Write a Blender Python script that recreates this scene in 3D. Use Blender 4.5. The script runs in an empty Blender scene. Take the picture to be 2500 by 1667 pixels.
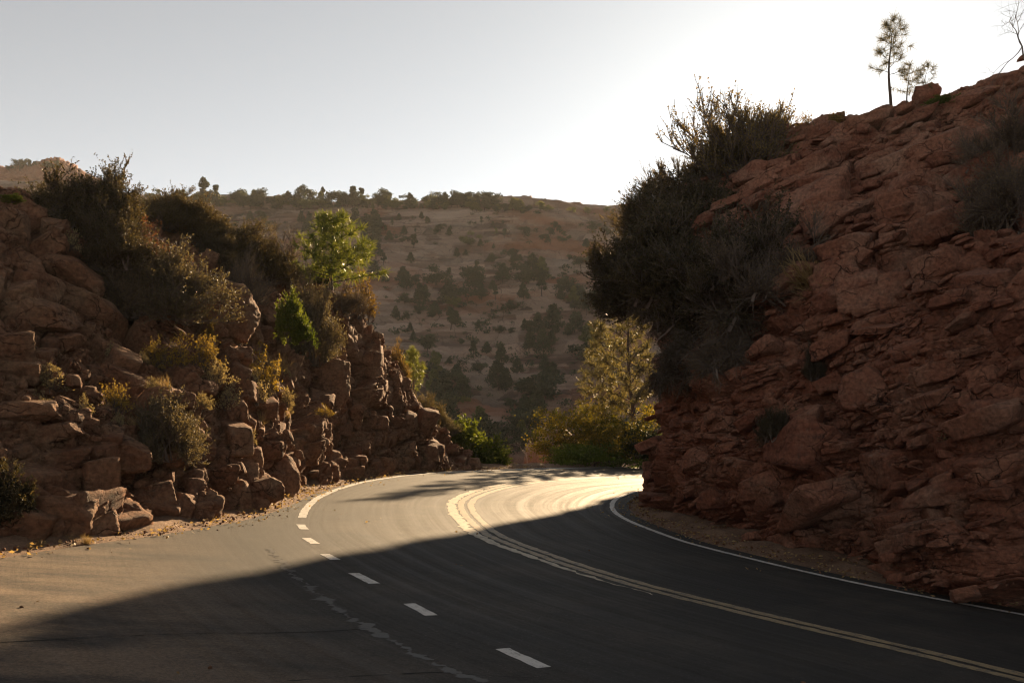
import bpy, math, random
import numpy as np
from mathutils import Vector, Matrix, Euler

sc = bpy.context.scene
COL = sc.collection
# ------------------------------------------------------------------ camera, sky, sun, exposure
F = 2430.0; CX = 1250.0; HY = 1050.0; CAMH = 2.28          # focal length in photo pixels, horizon row, eye height
cam = bpy.data.cameras.new('camera'); cam.sensor_width = 36.0; cam.lens = 36.0*F/2500.0
cam.shift_y = (HY-833.5)/2500.0; cam.clip_start = 0.1; cam.clip_end = 6000
cam_o = bpy.data.objects.new('camera', cam); COL.objects.link(cam_o)
cam_o.location = (0, 0, CAMH); cam_o.rotation_euler = (math.radians(90), 0, 0)
sc.camera = cam_o
SUN = Vector(((2035-CX)/F, 1.0, (HY-236)/F)).normalized()
EL = math.asin(SUN.z); AZ = math.atan2(SUN.x, SUN.y)
w = bpy.data.worlds.new('World'); sc.world = w; w.use_nodes = True
nt = w.node_tree; bg = nt.nodes['Background']
sky = nt.nodes.new('ShaderNodeTexSky'); sky.sky_type = 'NISHITA'; sky.sun_disc = False
sky.sun_elevation = EL; sky.sun_rotation = AZ
sky.altitude = 1500; sky.air_density = 0.55; sky.dust_density = 0.55; sky.ozone_density = 1.0
hs = nt.nodes.new('ShaderNodeHueSaturation'); hs.inputs['Saturation'].default_value = 0.26
nt.links.new(sky.outputs[0], hs.inputs['Color']); tn = nt.nodes.new('ShaderNodeMix'); tn.data_type = 'RGBA'; tn.blend_type = 'MULTIPLY'; tn.inputs[0].default_value = 1; tn.inputs[7].default_value = (0.985, 1.0, 0.955, 1)
nt.links.new(hs.outputs[0], tn.inputs[6]); nt.links.new(tn.outputs[2], bg.inputs[0])
bg.inputs[1].default_value = 0.05
sl = bpy.data.lights.new('sun', 'SUN'); sl.energy = 5.0; sl.angle = math.radians(0.55); sl.color = (1.0, 0.71, 0.41)
so = bpy.data.objects.new('sun', sl); COL.objects.link(so)
so.rotation_euler = SUN.to_track_quat('Z', 'Y').to_euler(); so.location = (20, 60, 40)
sc.view_settings.view_transform = 'Standard'; sc.view_settings.look = 'None'
sc.view_settings.exposure = 1.72; sc.view_settings.gamma = 1.0
sc.render.engine = 'CYCLES'
sc.cycles.use_denoising = True; sc.cycles.filter_width = 1.15
sc.cycles.max_bounces = 6; sc.cycles.diffuse_bounces = 3; sc.cycles.glossy_bounces = 2
sc.cycles.transmission_bounces = 4; sc.cycles.volume_bounces = 0; sc.cycles.transparent_max_bounces = 8
sc.cycles.sample_clamp_indirect = 6.0

# ------------------------------------------------------------------ helpers: pixels of the photo <-> the world
PA, PB = -0.06, (HY-1000.0)/F                                # the banked road plane z = PA x + PB y
def P(x, y, d): return np.array([(x-CX)*d/F, d, CAMH+(HY-y)*d/F])
def plane(x, y): return PA*x + PB*y
def gdepth(x, y): return F*CAMH/(y-1000.0+PA*(x-CX))
def GP(x, y):
    d = gdepth(x, y); return np.array([(x-CX)*d/F, d])
def proj(V): return CX+F*V[:, 0]/V[:, 1], HY-F*(V[:, 2]-CAMH)/V[:, 1]

# ------------------------------------------------------------------ helpers: noise in numpy
def h3(ix, iy, iz, s):
    h = (ix.astype(np.uint32)*np.uint32(374761393) + iy.astype(np.uint32)*np.uint32(668265263)
         + iz.astype(np.uint32)*np.uint32(2147483647) + np.uint32((s*2654435761) & 0xffffffff))
    h ^= h >> np.uint32(13); h *= np.uint32(1274126177); h ^= h >> np.uint32(16); h *= np.uint32(2246822519); h ^= h >> np.uint32(15)
    return (h & np.uint32(0xffffff)).astype(np.float32)/np.float32(16777216.0)
def vnoise(p, s=0):
    i = np.floor(p); f = (p-i).astype(np.float32); i = i.astype(np.int64); f = f*f*(3-2*f)
    r = 0
    for dx in (0, 1):
        wx = f[:, 0] if dx else 1-f[:, 0]
        for dy in (0, 1):
            wy = f[:, 1] if dy else 1-f[:, 1]
            for dz in (0, 1):
                wz = f[:, 2] if dz else 1-f[:, 2]
                r = r + wx*wy*wz*h3(i[:, 0]+dx, i[:, 1]+dy, i[:, 2]+dz, s)
    return r-0.5
def fbm(p, s=0, o=4, g=0.5):
    r = 0; a = 1.0
    for k in range(o):
        r = r + a*vnoise(p*(2.03**k)+k*17.3, s+k); a *= g
    return r
def voro(p, s=0):
    """nearest cell: F1, F2, four random numbers of the cell, vector from its centre"""
    n = len(p); b1 = np.full(n, 9.0, np.float32); b2 = b1.copy()
    ci = np.zeros((n, 3), np.int64); vec = np.zeros((n, 3), np.float32)
    i0 = np.floor(p).astype(np.int64); p = p.astype(np.float64)
    for dx in (-1, 0, 1):
        for dy in (-1, 0, 1):
            for dz in (-1, 0, 1):
                cx, cy, cz = i0[:, 0]+dx, i0[:, 1]+dy, i0[:, 2]+dz
                vx = (p[:, 0]-cx-h3(cx, cy, cz, s)).astype(np.float32)
                vy = (p[:, 1]-cy-h3(cx, cy, cz, s+1)).astype(np.float32)
                vz = (p[:, 2]-cz-h3(cx, cy, cz, s+2)).astype(np.float32)
                d = vx*vx+vy*vy+vz*vz
                m = d < b1
                b2 = np.where(m, b1, np.minimum(b2, d))
                b1 = np.where(m, d, b1)
                ci[m, 0] = cx[m]; ci[m, 1] = cy[m]; ci[m, 2] = cz[m]
                vec[m, 0] = vx[m]; vec[m, 1] = vy[m]; vec[m, 2] = vz[m]
    R = [h3(ci[:, 0], ci[:, 1], ci[:, 2], s+10+k) for k in range(4)]
    return np.sqrt(b1), np.sqrt(b2), R, vec
def sstep(a, b, x):
    t = np.clip((x-a)/(b-a), 0, 1); return t*t*(3-2*t)

# ------------------------------------------------------------------ helpers: meshes
def mesh_np(name, V, Fq, smooth=True, tri=None):
    """mesh from arrays: V (n,3), quads (m,4) and optional triangles"""
    me = bpy.data.meshes.new(name)
    V = np.asarray(V, np.float32); Fq = np.zeros((0, 4), np.int32) if Fq is None else np.asarray(Fq, np.int32)
    T = np.zeros((0, 3), np.int32) if tri is None else np.asarray(tri, np.int32)
    me.vertices.add(len(V)); me.vertices.foreach_set('co', V.ravel())
    nl = len(Fq)*4+len(T)*3
    me.loops.add(nl); me.loops.foreach_set('vertex_index', np.r_[Fq.ravel(), T.ravel()].astype(np.int32))
    st = np.r_[np.arange(len(Fq))*4, len(Fq)*4+np.arange(len(T))*3].astype(np.int32)
    me.polygons.add(len(st)); me.polygons.foreach_set('loop_start', st)
    me.update(calc_edges=True)
    if smooth: me.polygons.foreach_set('use_smooth', np.ones(len(st), bool))
    return me
def attr(me, name, A):
    a = me.color_attributes.new(name, 'FLOAT_COLOR', 'POINT')
    A = np.c_[A, np.ones(len(A))] if A.shape[1] == 3 else A
    a.data.foreach_set('color', np.asarray(A, np.float32).ravel())
def obj(name, me, m=None, parent=None, label=None, cat=None, group=None, kind=None):
    o = bpy.data.objects.new(name, me); COL.objects.link(o)
    if m is not None and me is not None and len(me.materials) == 0: me.materials.append(m)
    if parent: o.parent = parent
    if label: o['label'] = label
    if cat: o['category'] = cat
    if group: o['group'] = group
    if kind: o['kind'] = kind
    return o
def thing(name, label, cat, loc, rot=(0, 0, 0), scale=(1, 1, 1), group=None):
    o = bpy.data.objects.new(name, None); COL.objects.link(o)
    o.empty_display_size = 0.2
    o.location = loc; o.rotation_euler = rot; o.scale = scale; o['label'] = label; o['category'] = cat
    if group: o['group'] = group
    return o
def gridq(nu, nv):
    i = np.arange(nu-1)[:, None]*nv+np.arange(nv-1)[None]
    i = i.ravel(); return np.c_[i, i+1, i+nv+1, i+nv]
def catmull(C, counts):
    """Catmull-Rom along axis 0 of C with counts[k] samples in interval k"""
    C = np.asarray(C, float); n = len(C); out = []
    for k in range(n-1):
        p0 = C[max(k-1, 0)]; p1 = C[k]; p2 = C[k+1]; p3 = C[min(k+2, n-1)]
        t = np.arange(counts[k])/counts[k]
        if k == n-2: t = np.r_[t, 1.0]
        t = t.reshape(-1, *([1]*(C.ndim-1)))
        out.append(0.5*((2*p1)+(-p0+p2)*t+(2*p0-5*p1+4*p2-p3)*t*t+(-p0+3*p1-3*p2+p3)*t**3))
    return np.concatenate(out, 0)
def loft(C, cu, cv):
    S = catmull(C, cu)
    S = np.swapaxes(catmull(np.swapaxes(S, 0, 1), cv), 0, 1)
    return S
def normals(S):
    du = np.gradient(S, axis=0); dv = np.gradient(S, axis=1)
    n = np.cross(du, dv); n /= np.linalg.norm(n, axis=2, keepdims=True)+1e-9
    return n
def blur(A, k):
    for _ in range(k):
        A = A.copy()
        A[1:-1] = (A[:-2]+2*A[1:-1]+A[2:])/4; A[:, 1:-1] = (A[:, :-2]+2*A[:, 1:-1]+A[:, 2:])/4
    return A

# ------------------------------------------------------------------ materials
def mat(name):
    m = bpy.data.materials.new(name); m.use_nodes = True
    return m, m.node_tree, m.node_tree.nodes['Principled BSDF']
def ramp(t, stops, fac):
    r = t.nodes.new('ShaderNodeValToRGB'); e = r.color_ramp.elements
    while len(e) < len(stops): e.new(0.5)
    for k, (p, c) in enumerate(stops): e[k].position = p; e[k].color = (*c, 1) if len(c) == 3 else c
    t.links.new(fac, r.inputs[0]); return r.outputs[0]
def noise(t, scale, detail=5, rough=0.55, vec=None, dist=0.0):
    n = t.nodes.new('ShaderNodeTexNoise'); n.inputs['Scale'].default_value = scale
    n.inputs['Detail'].default_value = detail; n.inputs['Roughness'].default_value = rough; n.inputs['Distortion'].default_value = dist
    if vec is not None: t.links.new(vec, n.inputs['Vector'])
    return n.outputs[0]
def mapping(t, src, scale=(1, 1, 1), rot=(0, 0, 0)):
    mp = t.nodes.new('ShaderNodeMapping'); mp.inputs['Scale'].default_value = scale; mp.inputs['Rotation'].default_value = rot
    t.links.new(src, mp.inputs['Vector']); return mp.outputs[0]
def mixc(t, fac, a, b, mode='MIX'):
    m = t.nodes.new('ShaderNodeMix'); m.data_type = 'RGBA'; m.blend_type = mode
    for v, i in ((fac, 0), (a, 6), (b, 7)):
        if isinstance(v, (int, float)): m.inputs[i].default_value = v
        elif isinstance(v, tuple): m.inputs[i].default_value = (*v, 1)
        else: t.links.new(v, m.inputs[i])
    return m.outputs[2]
def mth(t, op, a, b=None):
    m = t.nodes.new('ShaderNodeMath'); m.operation = op
    for k, v in enumerate((a, b)):
        if v is None: continue
        if isinstance(v, (int, float)): m.inputs[k].default_value = v
        else: t.links.new(v, m.inputs[k])
    return m.outputs[0]
def bump(t, b, h, strength=0.5, dist=0.02):
    n = t.nodes.new('ShaderNodeBump'); n.inputs['Strength'].default_value = strength; n.inputs['Distance'].default_value = dist
    t.links.new(h, n.inputs['Height']); t.links.new(n.outputs[0], b.inputs['Normal'])

def rock_mat(name, c1, c2, c3, pale, tilt, band=9.0, along=0.5, stops=(0.30, 0.5, 0.70), frac=1.0, red=None):
    m, t, b = mat(name)
    g = t.nodes.new('ShaderNodeNewGeometry'); pos = g.outputs['Position']
    at = t.nodes.new('ShaderNodeAttribute'); at.attribute_name = 'rock'
    sp = t.nodes.new('ShaderNodeSeparateColor'); t.links.new(at.outputs['Color'], sp.inputs[0])
    strat = mapping(t, pos, (along, along, band), tilt)
    n1 = noise(t, 1.0, 6, 0.6, strat)
    n2 = noise(t, 0.9 if frac > 0.5 else 0.06, 5, 0.6, pos)
    n3 = noise(t, 14, 6, 0.65, pos)
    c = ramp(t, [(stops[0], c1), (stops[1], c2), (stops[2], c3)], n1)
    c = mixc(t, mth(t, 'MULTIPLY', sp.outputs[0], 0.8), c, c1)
    c = mixc(t, mth(t, 'MULTIPLY', sp.outputs[1], 0.65), c, c3)
    f = ramp(t, [(0.50, (0, 0, 0)), (0.66, (1, 1, 1))], n2)
    c = mixc(t, mth(t, 'MULTIPLY', f, 0.55), c, pale)
    if red:
        fr_ = ramp(t, [(0.50, (0, 0, 0)), (0.62, (1, 1, 1))], noise(t, 0.035, 4, 0.6, mapping(t, pos, (1, 1, 2.5)))); c = mixc(t, mth(t, 'MULTIPLY', fr_, 0.75), c, red)
    f2 = ramp(t, [(0.56, (0, 0, 0)), (0.68, (1, 1, 1))], noise(t, 5, 8, 0.7, pos))
    c = mixc(t, mth(t, 'MULTIPLY', f2, 0.5), c, (0.055, 0.045, 0.04))          # dark varnish and lichen spots
    f3 = ramp(t, [(0.62, (0, 0, 0)), (0.72, (1, 1, 1))], noise(t, 3.1, 9, 0.75, pos))
    c = mixc(t, mth(t, 'MULTIPLY', f3, 0.45), c, (0.30, 0.27, 0.23))           # grey lichen
    c = mixc(t, 0.6, c, ramp(t, [(0.34, (0.22, 0.22, 0.22)), (0.66, (0.85, 0.85, 0.85))], n3), 'OVERLAY')
    wv = t.nodes.new('ShaderNodeVectorMath'); wv.operation = 'ADD'
    nw = t.nodes.new('ShaderNodeTexNoise'); nw.inputs['Scale'].default_value = 1.3*frac; nw.inputs['Detail'].default_value = 5; t.links.new(pos, nw.inputs['Vector'])
    sw = t.nodes.new('ShaderNodeVectorMath'); sw.operation = 'SCALE'; sw.inputs['Scale'].default_value = 0.9/frac; t.links.new(nw.outputs['Color'], sw.inputs[0])
    t.links.new(pos, wv.inputs[0]); t.links.new(sw.outputs[0], wv.inputs[1])
    vo = t.nodes.new('ShaderNodeTexVoronoi'); vo.feature = 'DISTANCE_TO_EDGE'; vo.inputs['Scale'].default_value = 1.5*frac
    t.links.new(mapping(t, wv.outputs[0], (1, 1, 2.0), tilt), vo.inputs['Vector'])
    ck = ramp(t, [(0.0, (1, 1, 1)), (0.022, (0, 0, 0))], vo.outputs['Distance'])
    ck = mth(t, 'MULTIPLY', ck, ramp(t, [(0.42, (0, 0, 0)), (0.58, (1, 1, 1))], noise(t, 1.1*frac, 4, 0.6, pos)))
    c = mixc(t, mth(t, 'MULTIPLY', ck, 0.75), c, (0.03, 0.016, 0.011))          # open fractures
    t.links.new(c, b.inputs['Base Color'])
    b.inputs['Roughness'].default_value = 0.85; b.inputs['Specular IOR Level'].default_value = 0.25
    h = mth(t, 'ADD', mth(t, 'MULTIPLY', n1, 0.8), mth(t, 'MULTIPLY', noise(t, 7, 10, 0.72, pos, 0.6), 1.6))
    h = mth(t, 'SUBTRACT', h, mth(t, 'MULTIPLY', ck, 0.8))
    bump(t, b, h, 1.0, 0.06)
    return m
M = {}
M['rock_left'] = rock_mat('sandstone_brown', (0.125, 0.056, 0.030), (0.19, 0.090, 0.049), (0.25, 0.135, 0.077), (0.28, 0.185, 0.115), (0.05, 0.12, 0))
M['rock_right'] = rock_mat('sandstone_red', (0.17, 0.062, 0.036), (0.24, 0.098, 0.058), (0.31, 0.145, 0.09), (0.31, 0.19, 0.13), (0.20, 0.17, 0))
M['rock_far'] = rock_mat('sandstone_pale', (0.032, 0.018, 0.014), (0.14, 0.075, 0.05), (0.29, 0.20, 0.15), (0.30, 0.235, 0.185), (0.02, 0.07, 0), 0.42, 0.018, (0.43, 0.49, 0.54), 0.12, (0.19, 0.068, 0.032))  # dark bedding seams: varnish bands, deepened to paint the shade under ledges

def foliage(name, c1, c2, trans=0.45, rough=0.6, scale=3.0, tint=None):
    """leaf or needle material: random colour per leaf from the attribute, diffuse plus translucent"""
    m = bpy.data.materials.new(name); m.use_nodes = True; t = m.node_tree
    for n in list(t.nodes):
        if n.type != 'OUTPUT_MATERIAL': t.nodes.remove(n)
    out = [n for n in t.nodes if n.type == 'OUTPUT_MATERIAL'][0]
    at = t.nodes.new('ShaderNodeAttribute'); at.attribute_name = 'leaf'
    c = mixc(t, at.outputs['Fac'], c1, c2)
    oi = t.nodes.new('ShaderNodeObjectInfo')
    c = mixc(t, mth(t, 'MULTIPLY', oi.outputs['Random'], 0.3), c, c1)
    d = t.nodes.new('ShaderNodeBsdfPrincipled'); d.inputs['Roughness'].default_value = rough; d.inputs['Specular IOR Level'].default_value = 0.3
    tr = t.nodes.new('ShaderNodeBsdfTranslucent')
    ct = mixc(t, 1.0, c, tint or (1.25, 1.1, 0.6), 'MULTIPLY')
    t.links.new(c, d.inputs['Base Color']); t.links.new(ct, tr.inputs[0])
    mx = t.nodes.new('ShaderNodeMixShader'); mx.inputs[0].default_value = trans
    t.links.new(d.outputs[0], mx.inputs[1]); t.links.new(tr.outputs[0], mx.inputs[2]); t.links.new(mx.outputs[0], out.inputs[0])
    return m
def plain(name, c, rough=0.8, var=0.3, scale=8):
    m, t, b = mat(name)
    g = t.nodes.new('ShaderNodeTexCoord').outputs['Object']
    n = noise(t, scale, 5, 0.6, g)
    t.links.new(ramp(t, [(0.3, tuple(v*(1-var) for v in c)), (0.7, tuple(min(1, v*(1+var)) for v in c))], n), b.inputs['Base Color'])
    b.inputs['Roughness'].default_value = rough; b.inputs['Specular IOR Level'].default_value = 0.2
    return m
M['wood'] = plain('twig_grey', (0.13, 0.10, 0.08))
M['bark'] = plain('bark_dark', (0.07, 0.05, 0.04))
M['deadwood'] = plain('deadwood', (0.26, 0.22, 0.19))
M['leaf_olive'] = foliage('leaf_olive', (0.05, 0.046, 0.022), (0.18, 0.135, 0.065))
M['leaf_dark'] = foliage('leaf_dark', (0.028, 0.030, 0.017), (0.13, 0.10, 0.05), 0.4)
M['leaf_grey'] = foliage('leaf_grey', (0.085, 0.075, 0.048), (0.20, 0.165, 0.10), 0.4)
M['leaf_dry'] = foliage('leaf_dry', (0.10, 0.078, 0.05), (0.24, 0.18, 0.11), 0.35)
M['leaf_red'] = foliage('leaf_red', (0.12, 0.05, 0.03), (0.26, 0.10, 0.05), 0.45)
M['leaf_green'] = foliage('leaf_green', (0.05, 0.085, 0.012), (0.15, 0.20, 0.03), 0.5)
M['leaf_lime'] = foliage('leaf_lime', (0.06, 0.09, 0.014), (0.17, 0.20, 0.03), 0.5)
M['leaf_yellow'] = foliage('leaf_yellow', (0.038, 0.055, 0.012), (0.30, 0.225, 0.028), 0.5, tint=(1.25, 1.08, 0.5))
M['leaf_gold'] = foliage('leaf_gold', (0.09, 0.07, 0.024), (0.29, 0.20, 0.055), 0.5, tint=(1.3, 1.05, 0.5))
M['flower_yellow'] = foliage('flower_yellow', (0.20, 0.16, 0.03), (0.45, 0.32, 0.08), 0.5)
M['flower_pale'] = foliage('flower_pale', (0.24, 0.20, 0.11), (0.50, 0.42, 0.25), 0.45)
M['leaf_straw'] = foliage('leaf_straw', (0.075, 0.062, 0.026), (0.25, 0.19, 0.085), 0.5)
M['needle'] = foliage('needle', (0.065, 0.095, 0.015), (0.25, 0.27, 0.06), 0.45, 0.4)
M['needle_gold'] = foliage('needle_gold', (0.045, 0.05, 0.022), (0.25, 0.215, 0.095), 0.4, 0.45)
M['leaf_far'] = foliage('leaf_far', (0.025, 0.036, 0.024), (0.07, 0.085, 0.045), 0.35)
M['leaf_far_light'] = foliage('leaf_far_light', (0.06, 0.075, 0.03), (0.15, 0.16, 0.06), 0.45)
M['grass_dry'] = foliage('grass_dry', (0.20, 0.14, 0.07), (0.45, 0.34, 0.18), 0.4)

# ------------------------------------------------------------------ road lines measured on the banked road plane
inner_px = [(1600, 1191.5), (1561, 1197), (1523, 1208), (1502, 1218), (1493, 1230), (1496, 1246), (1512, 1259), (1542, 1275), (1590, 1293), (1670, 1323), (1829, 1363), (2020, 1408), (2212, 1448), (2499, 1500)]
yel_px = [(1579, 1160.5), (1446, 1166), (1303, 1176), (1223, 1190), (1172, 1205), (1145, 1218), (1135, 1231), (1142, 1250), (1159, 1269), (1182, 1291), (1210, 1310), (1287, 1339), (1414, 1384), (1574, 1432), (1765, 1479.5), (1957, 1526), (2212, 1583), (2492, 1652)]
outer_px = [(1266, 1606), (1026.5, 1488.5), (890, 1414), (807, 1361), (760, 1320.5), (739, 1287), (737, 1259), (750, 1237), (775, 1214.5), (823, 1194), (887, 1176), (983, 1161), (1078, 1153), (1206, 1147.5), (1319, 1144), (1399, 1142), (1574, 1140)]
def path(px, ext0=0, ext1=0, step=0.12, sm=40):
    Q = np.array([GP(*p) for p in px])
    if ext0: d = Q[0]-Q[1]; d /= np.linalg.norm(d); Q = np.r_[[Q[0]+d*ext0], Q]
    if ext1: d = Q[-1]-Q[-2]; d /= np.linalg.norm(d); Q = np.r_[Q, [Q[-1]+d*ext1]]
    t = np.r_[0, np.cumsum(np.hypot(*np.diff(Q, axis=0).T))]
    tt = np.arange(0, t[-1], step)
    R = np.c_[np.interp(tt, t, Q[:, 0]), np.interp(tt, t, Q[:, 1])]
    for _ in range(sm): R[1:-1] = (R[:-2]+2*R[1:-1]+R[2:])/4
    return R
YEL = path(yel_px, 45, 30); INN = path(inner_px, 45, 30); OUT = path(outer_px, 25, 45)[::-1]   # all from far to near
def left_norm(C):
    T = np.gradient(C, axis=0); T /= np.linalg.norm(T, axis=1, keepdims=True)
    return np.c_[T[:, 1], -T[:, 0]], T                     # outward: towards the left cliff when running far to near
def near(Pt, C):
    """distance of points to polyline C, index"""
    out = np.empty(len(Pt)); idx = np.empty(len(Pt), int)
    for k in range(0, len(Pt), 20000):
        D = ((Pt[k:k+20000, None]-C[None])**2).sum(-1); j = D.argmin(1); idx[k:k+20000] = j; out[k:k+20000] = np.sqrt(D[np.arange(len(j)), j])
    return out, idx
# edge of the asphalt on the left (turn-out, then along the outer line)
asp_px = [(-500, 1470), (-200, 1400), (0, 1362), (115, 1342), (268, 1323), (383, 1308), (470, 1294), (538, 1282), (627, 1264), (700, 1236), (750, 1213), (806, 1193), (887, 1172.5), (983, 1158), (1078, 1150.5), (1206, 1145.5), (1319, 1142.2), (1399, 1140.3), (1574, 1138.5)]
ASP = path(asp_px, 20, 45, sm=12)[::-1]
# ------------------------------------------------------------------ road sheet in (along, across) coordinates
def build_road():
    nrm, T = left_norm(YEL)
    Cs = YEL[::2]; N = nrm[::2]
    for _ in range(30): N[1:-1] = (N[:-2]+2*N[1:-1]+N[2:])/4
    N /= np.linalg.norm(N, axis=1, keepdims=True)
    # width to the left: first crossing of the lateral ray with ASP
    W = np.full(len(Cs), 12.0)
    A = ASP[:-1]; B = ASP[1:]
    for k, (c, n) in enumerate(zip(Cs, N)):
        d = B-A; den = n[0]*d[:, 1]-n[1]*d[:, 0]
        ac = A-c
        t = (ac[:, 0]*d[:, 1]-ac[:, 1]*d[:, 0])/(den+1e-12); u = (ac[:, 0]*n[1]-ac[:, 1]*n[0])/(den+1e-12)
        ok = (u >= 0) & (u <= 1) & (t > 2)
        if ok.any(): W[k] = min(t[ok].min(), 16)
    for _ in range(6): W[1:-1] = (W[:-2]+2*W[1:-1]+W[2:])/4
    Di, _ = near(Cs, INN)
    Di = np.clip(Di, 3.0, 4.2)+0.42
    for _ in range(10): Di[1:-1] = (Di[:-2]+2*Di[1:-1]+Di[2:])/4
    nv = 60; v = np.linspace(0, 1, nv)
    wob = 0.06*vnoise(np.c_[Cs*1.7, np.zeros(len(Cs))], 5)+0.05*vnoise(np.c_[Cs*6, np.zeros(len(Cs))], 6)
    L = -Di[:, None]*(1-v)[None]+(W+wob)[:, None]*v[None]
    XY = Cs[:, None]+N[:, None]*L[..., None]
    V = np.dstack([XY, plane(XY[..., 0], XY[..., 1])])
    s = np.r_[0, np.cumsum(np.hypot(*np.diff(Cs, axis=0).T))]
    q = gridq(len(Cs), nv)
    me = mesh_np('road', V.reshape(-1, 3), q)
    attr(me, 'rd', np.dstack([np.repeat(s[:, None], nv, 1), L, np.zeros_like(L)]).reshape(-1, 3))
    return me, N, Cs
def road_mat():
    m, t, b = mat('asphalt')
    g = t.nodes.new('ShaderNodeNewGeometry').outputs['Position']
    at = t.nodes.new('ShaderNodeAttribute'); at.attribute_name = 'rd'
    sp = t.nodes.new('ShaderNodeSeparateXYZ'); t.links.new(at.outputs['Vector'], sp.inputs[0])
    streak = noise(t, 1.0, 4, 0.6, mapping(t, at.outputs['Vector'], (0.06, 3.6, 1)))
    streak2 = noise(t, 1.0, 3, 0.6, mapping(t, at.outputs['Vector'], (0.16, 11, 1)))
    grain = noise(t, 120, 3, 0.8, g)
    grain2 = noise(t, 28, 5, 0.75, g)
    blot = noise(t, 0.55, 5, 0.6, g)
    c = ramp(t, [(0.3, (0.008, 0.0085, 0.009)), (0.7, (0.034, 0.032, 0.028))], mth(t, 'ADD', mth(t, 'MULTIPLY', noise(t, 2.2, 8, 0.7, g), 0.35), mth(t, 'ADD', mth(t, 'MULTIPLY', streak, 0.40), mth(t, 'MULTIPLY', streak2, 0.25))))
    c = mixc(t, mth(t, 'MULTIPLY', ramp(t, [(0.45, (0, 0, 0)), (0.7, (1, 1, 1))], blot), 0.45), c, (0.075, 0.062, 0.048))   # blown dust
    # dust lying on the turn-out, painted extra pale to brighten the sunlit asphalt
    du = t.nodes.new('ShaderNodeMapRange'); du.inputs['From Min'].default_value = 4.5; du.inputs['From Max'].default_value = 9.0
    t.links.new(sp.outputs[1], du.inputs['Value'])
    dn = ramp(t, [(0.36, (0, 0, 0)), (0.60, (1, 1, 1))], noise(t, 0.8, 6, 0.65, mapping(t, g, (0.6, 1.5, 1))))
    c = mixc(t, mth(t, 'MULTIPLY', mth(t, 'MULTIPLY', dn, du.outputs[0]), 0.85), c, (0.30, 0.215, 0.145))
    c = mixc(t, 0.55, c, ramp(t, [(0.36, (0.15, 0.15, 0.15)), (0.64, (0.85, 0.85, 0.85))], grain), 'OVERLAY')
    c = mixc(t, 0.45, c, ramp(t, [(0.38, (0.12, 0.12, 0.12)), (0.66, (0.9, 0.9, 0.9))], grain2), 'OVERLAY')
    spk = ramp(t, [(0.66, (0, 0, 0)), (0.72, (1, 1, 1))], noise(t, 45, 2, 0.5, g)); c = mixc(t, mth(t, 'MULTIPLY', spk, 0.6), c, (0.15, 0.14, 0.125))
    t.links.new(c, b.inputs['Base Color'])
    rr = ramp(t, [(0.38, (0.64, 0.64, 0.64)), (0.62, (0.86, 0.86, 0.86))], mth(t, 'ADD', mth(t, 'MULTIPLY', streak, 0.5), mth(t, 'MULTIPLY', streak2, 0.5)))
    t.links.new(rr, b.inputs['Roughness']); b.inputs['Specular IOR Level'].default_value = 0.32
    hh = mth(t, 'ADD', mth(t, 'MULTIPLY', grain, 1.0), mth(t, 'MULTIPLY', streak2, 0.6))
    bump(t, b, hh, 0.8, 0.008)
    return m
road_me, RN, RC = build_road()
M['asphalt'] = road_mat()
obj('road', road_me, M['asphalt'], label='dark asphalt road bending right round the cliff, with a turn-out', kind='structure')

def strip(C, half, lift, jag=0.0, seed=3, keep=None, sub=1):
    n, _ = left_norm(C)
    C = C[::sub]; n = n[::sub]
    j1 = jag*fbm(np.c_[C*7, np.full(len(C), seed)], seed, 5, 0.65); j2 = jag*fbm(np.c_[C*7, np.full(len(C), seed+9)], seed+3, 5, 0.65)
    A = C+n*(half+j1)[:, None]; B = C-n*(half+j2)[:, None]
    V = np.stack([np.c_[A, plane(A[:, 0], A[:, 1])+lift], np.c_[B, plane(B[:, 0], B[:, 1])+lift]], 1)
    q = gridq(len(C), 2)
    if keep is not None: q = q[keep[::sub][:-1]]
    return mesh_np('strip', V.reshape(-1, 3), q, False)
def paint_mat(name, c, wear, under=(0.07, 0.066, 0.06)):
    m, t, b = mat(name)
    g = t.nodes.new('ShaderNodeNewGeometry').outputs['Position']
    n = noise(t, 9, 8, 0.75, g); n2 = noise(t, 70, 3, 0.7, g)
    f = ramp(t, [(wear, (0, 0, 0)), (wear+0.1, (1, 1, 1))], mth(t, 'ADD', mth(t, 'MULTIPLY', n, 0.65), mth(t, 'MULTIPLY', n2, 0.35)))
    c2 = mixc(t, noise(t, 2.5, 4, 0.6, g), tuple(v*0.72 for v in c), c)
    t.links.new(mixc(t, f, under, c2), b.inputs['Base Color'])
    b.inputs['Roughness'].default_value = 0.6; bump(t, b, n2, 0.4, 0.004)
    return m
M['white'] = paint_mat('white_paint', (0.62, 0.60, 0.56), 0.385)
M['yellow'] = paint_mat('yellow_paint', (0.33, 0.25, 0.135), 0.42)
M['ghost'] = paint_mat('worn_paint', (0.50, 0.43, 0.30), 0.40)
px_out = CX+F*OUT[:, 0]/OUT[:, 1]; 
ends = np.argmin(np.hypot(OUT[:, 0]-GP(737, 1265)[0], OUT[:, 1]-GP(737, 1265)[1]))
obj('edge_line', strip(OUT[:ends], 0.078, 0.004, 0.02), M['white'], label='solid white line along the outer edge of the curve', kind='structure')
obj('edge_line', strip(INN, 0.062, 0.004, 0.015), M['white'], label='thin white line along the foot of the red cliff', kind='structure')
yn, _ = left_norm(YEL)
for _ in range(20): yn[1:-1] = (yn[:-2]+2*yn[1:-1]+yn[2:])/4
obj('centre_line', strip(YEL+yn*0.115, 0.075, 0.004, 0.035, 4), M['yellow'], label='worn yellow centre line, the outer of the pair', kind='structure')
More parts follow.
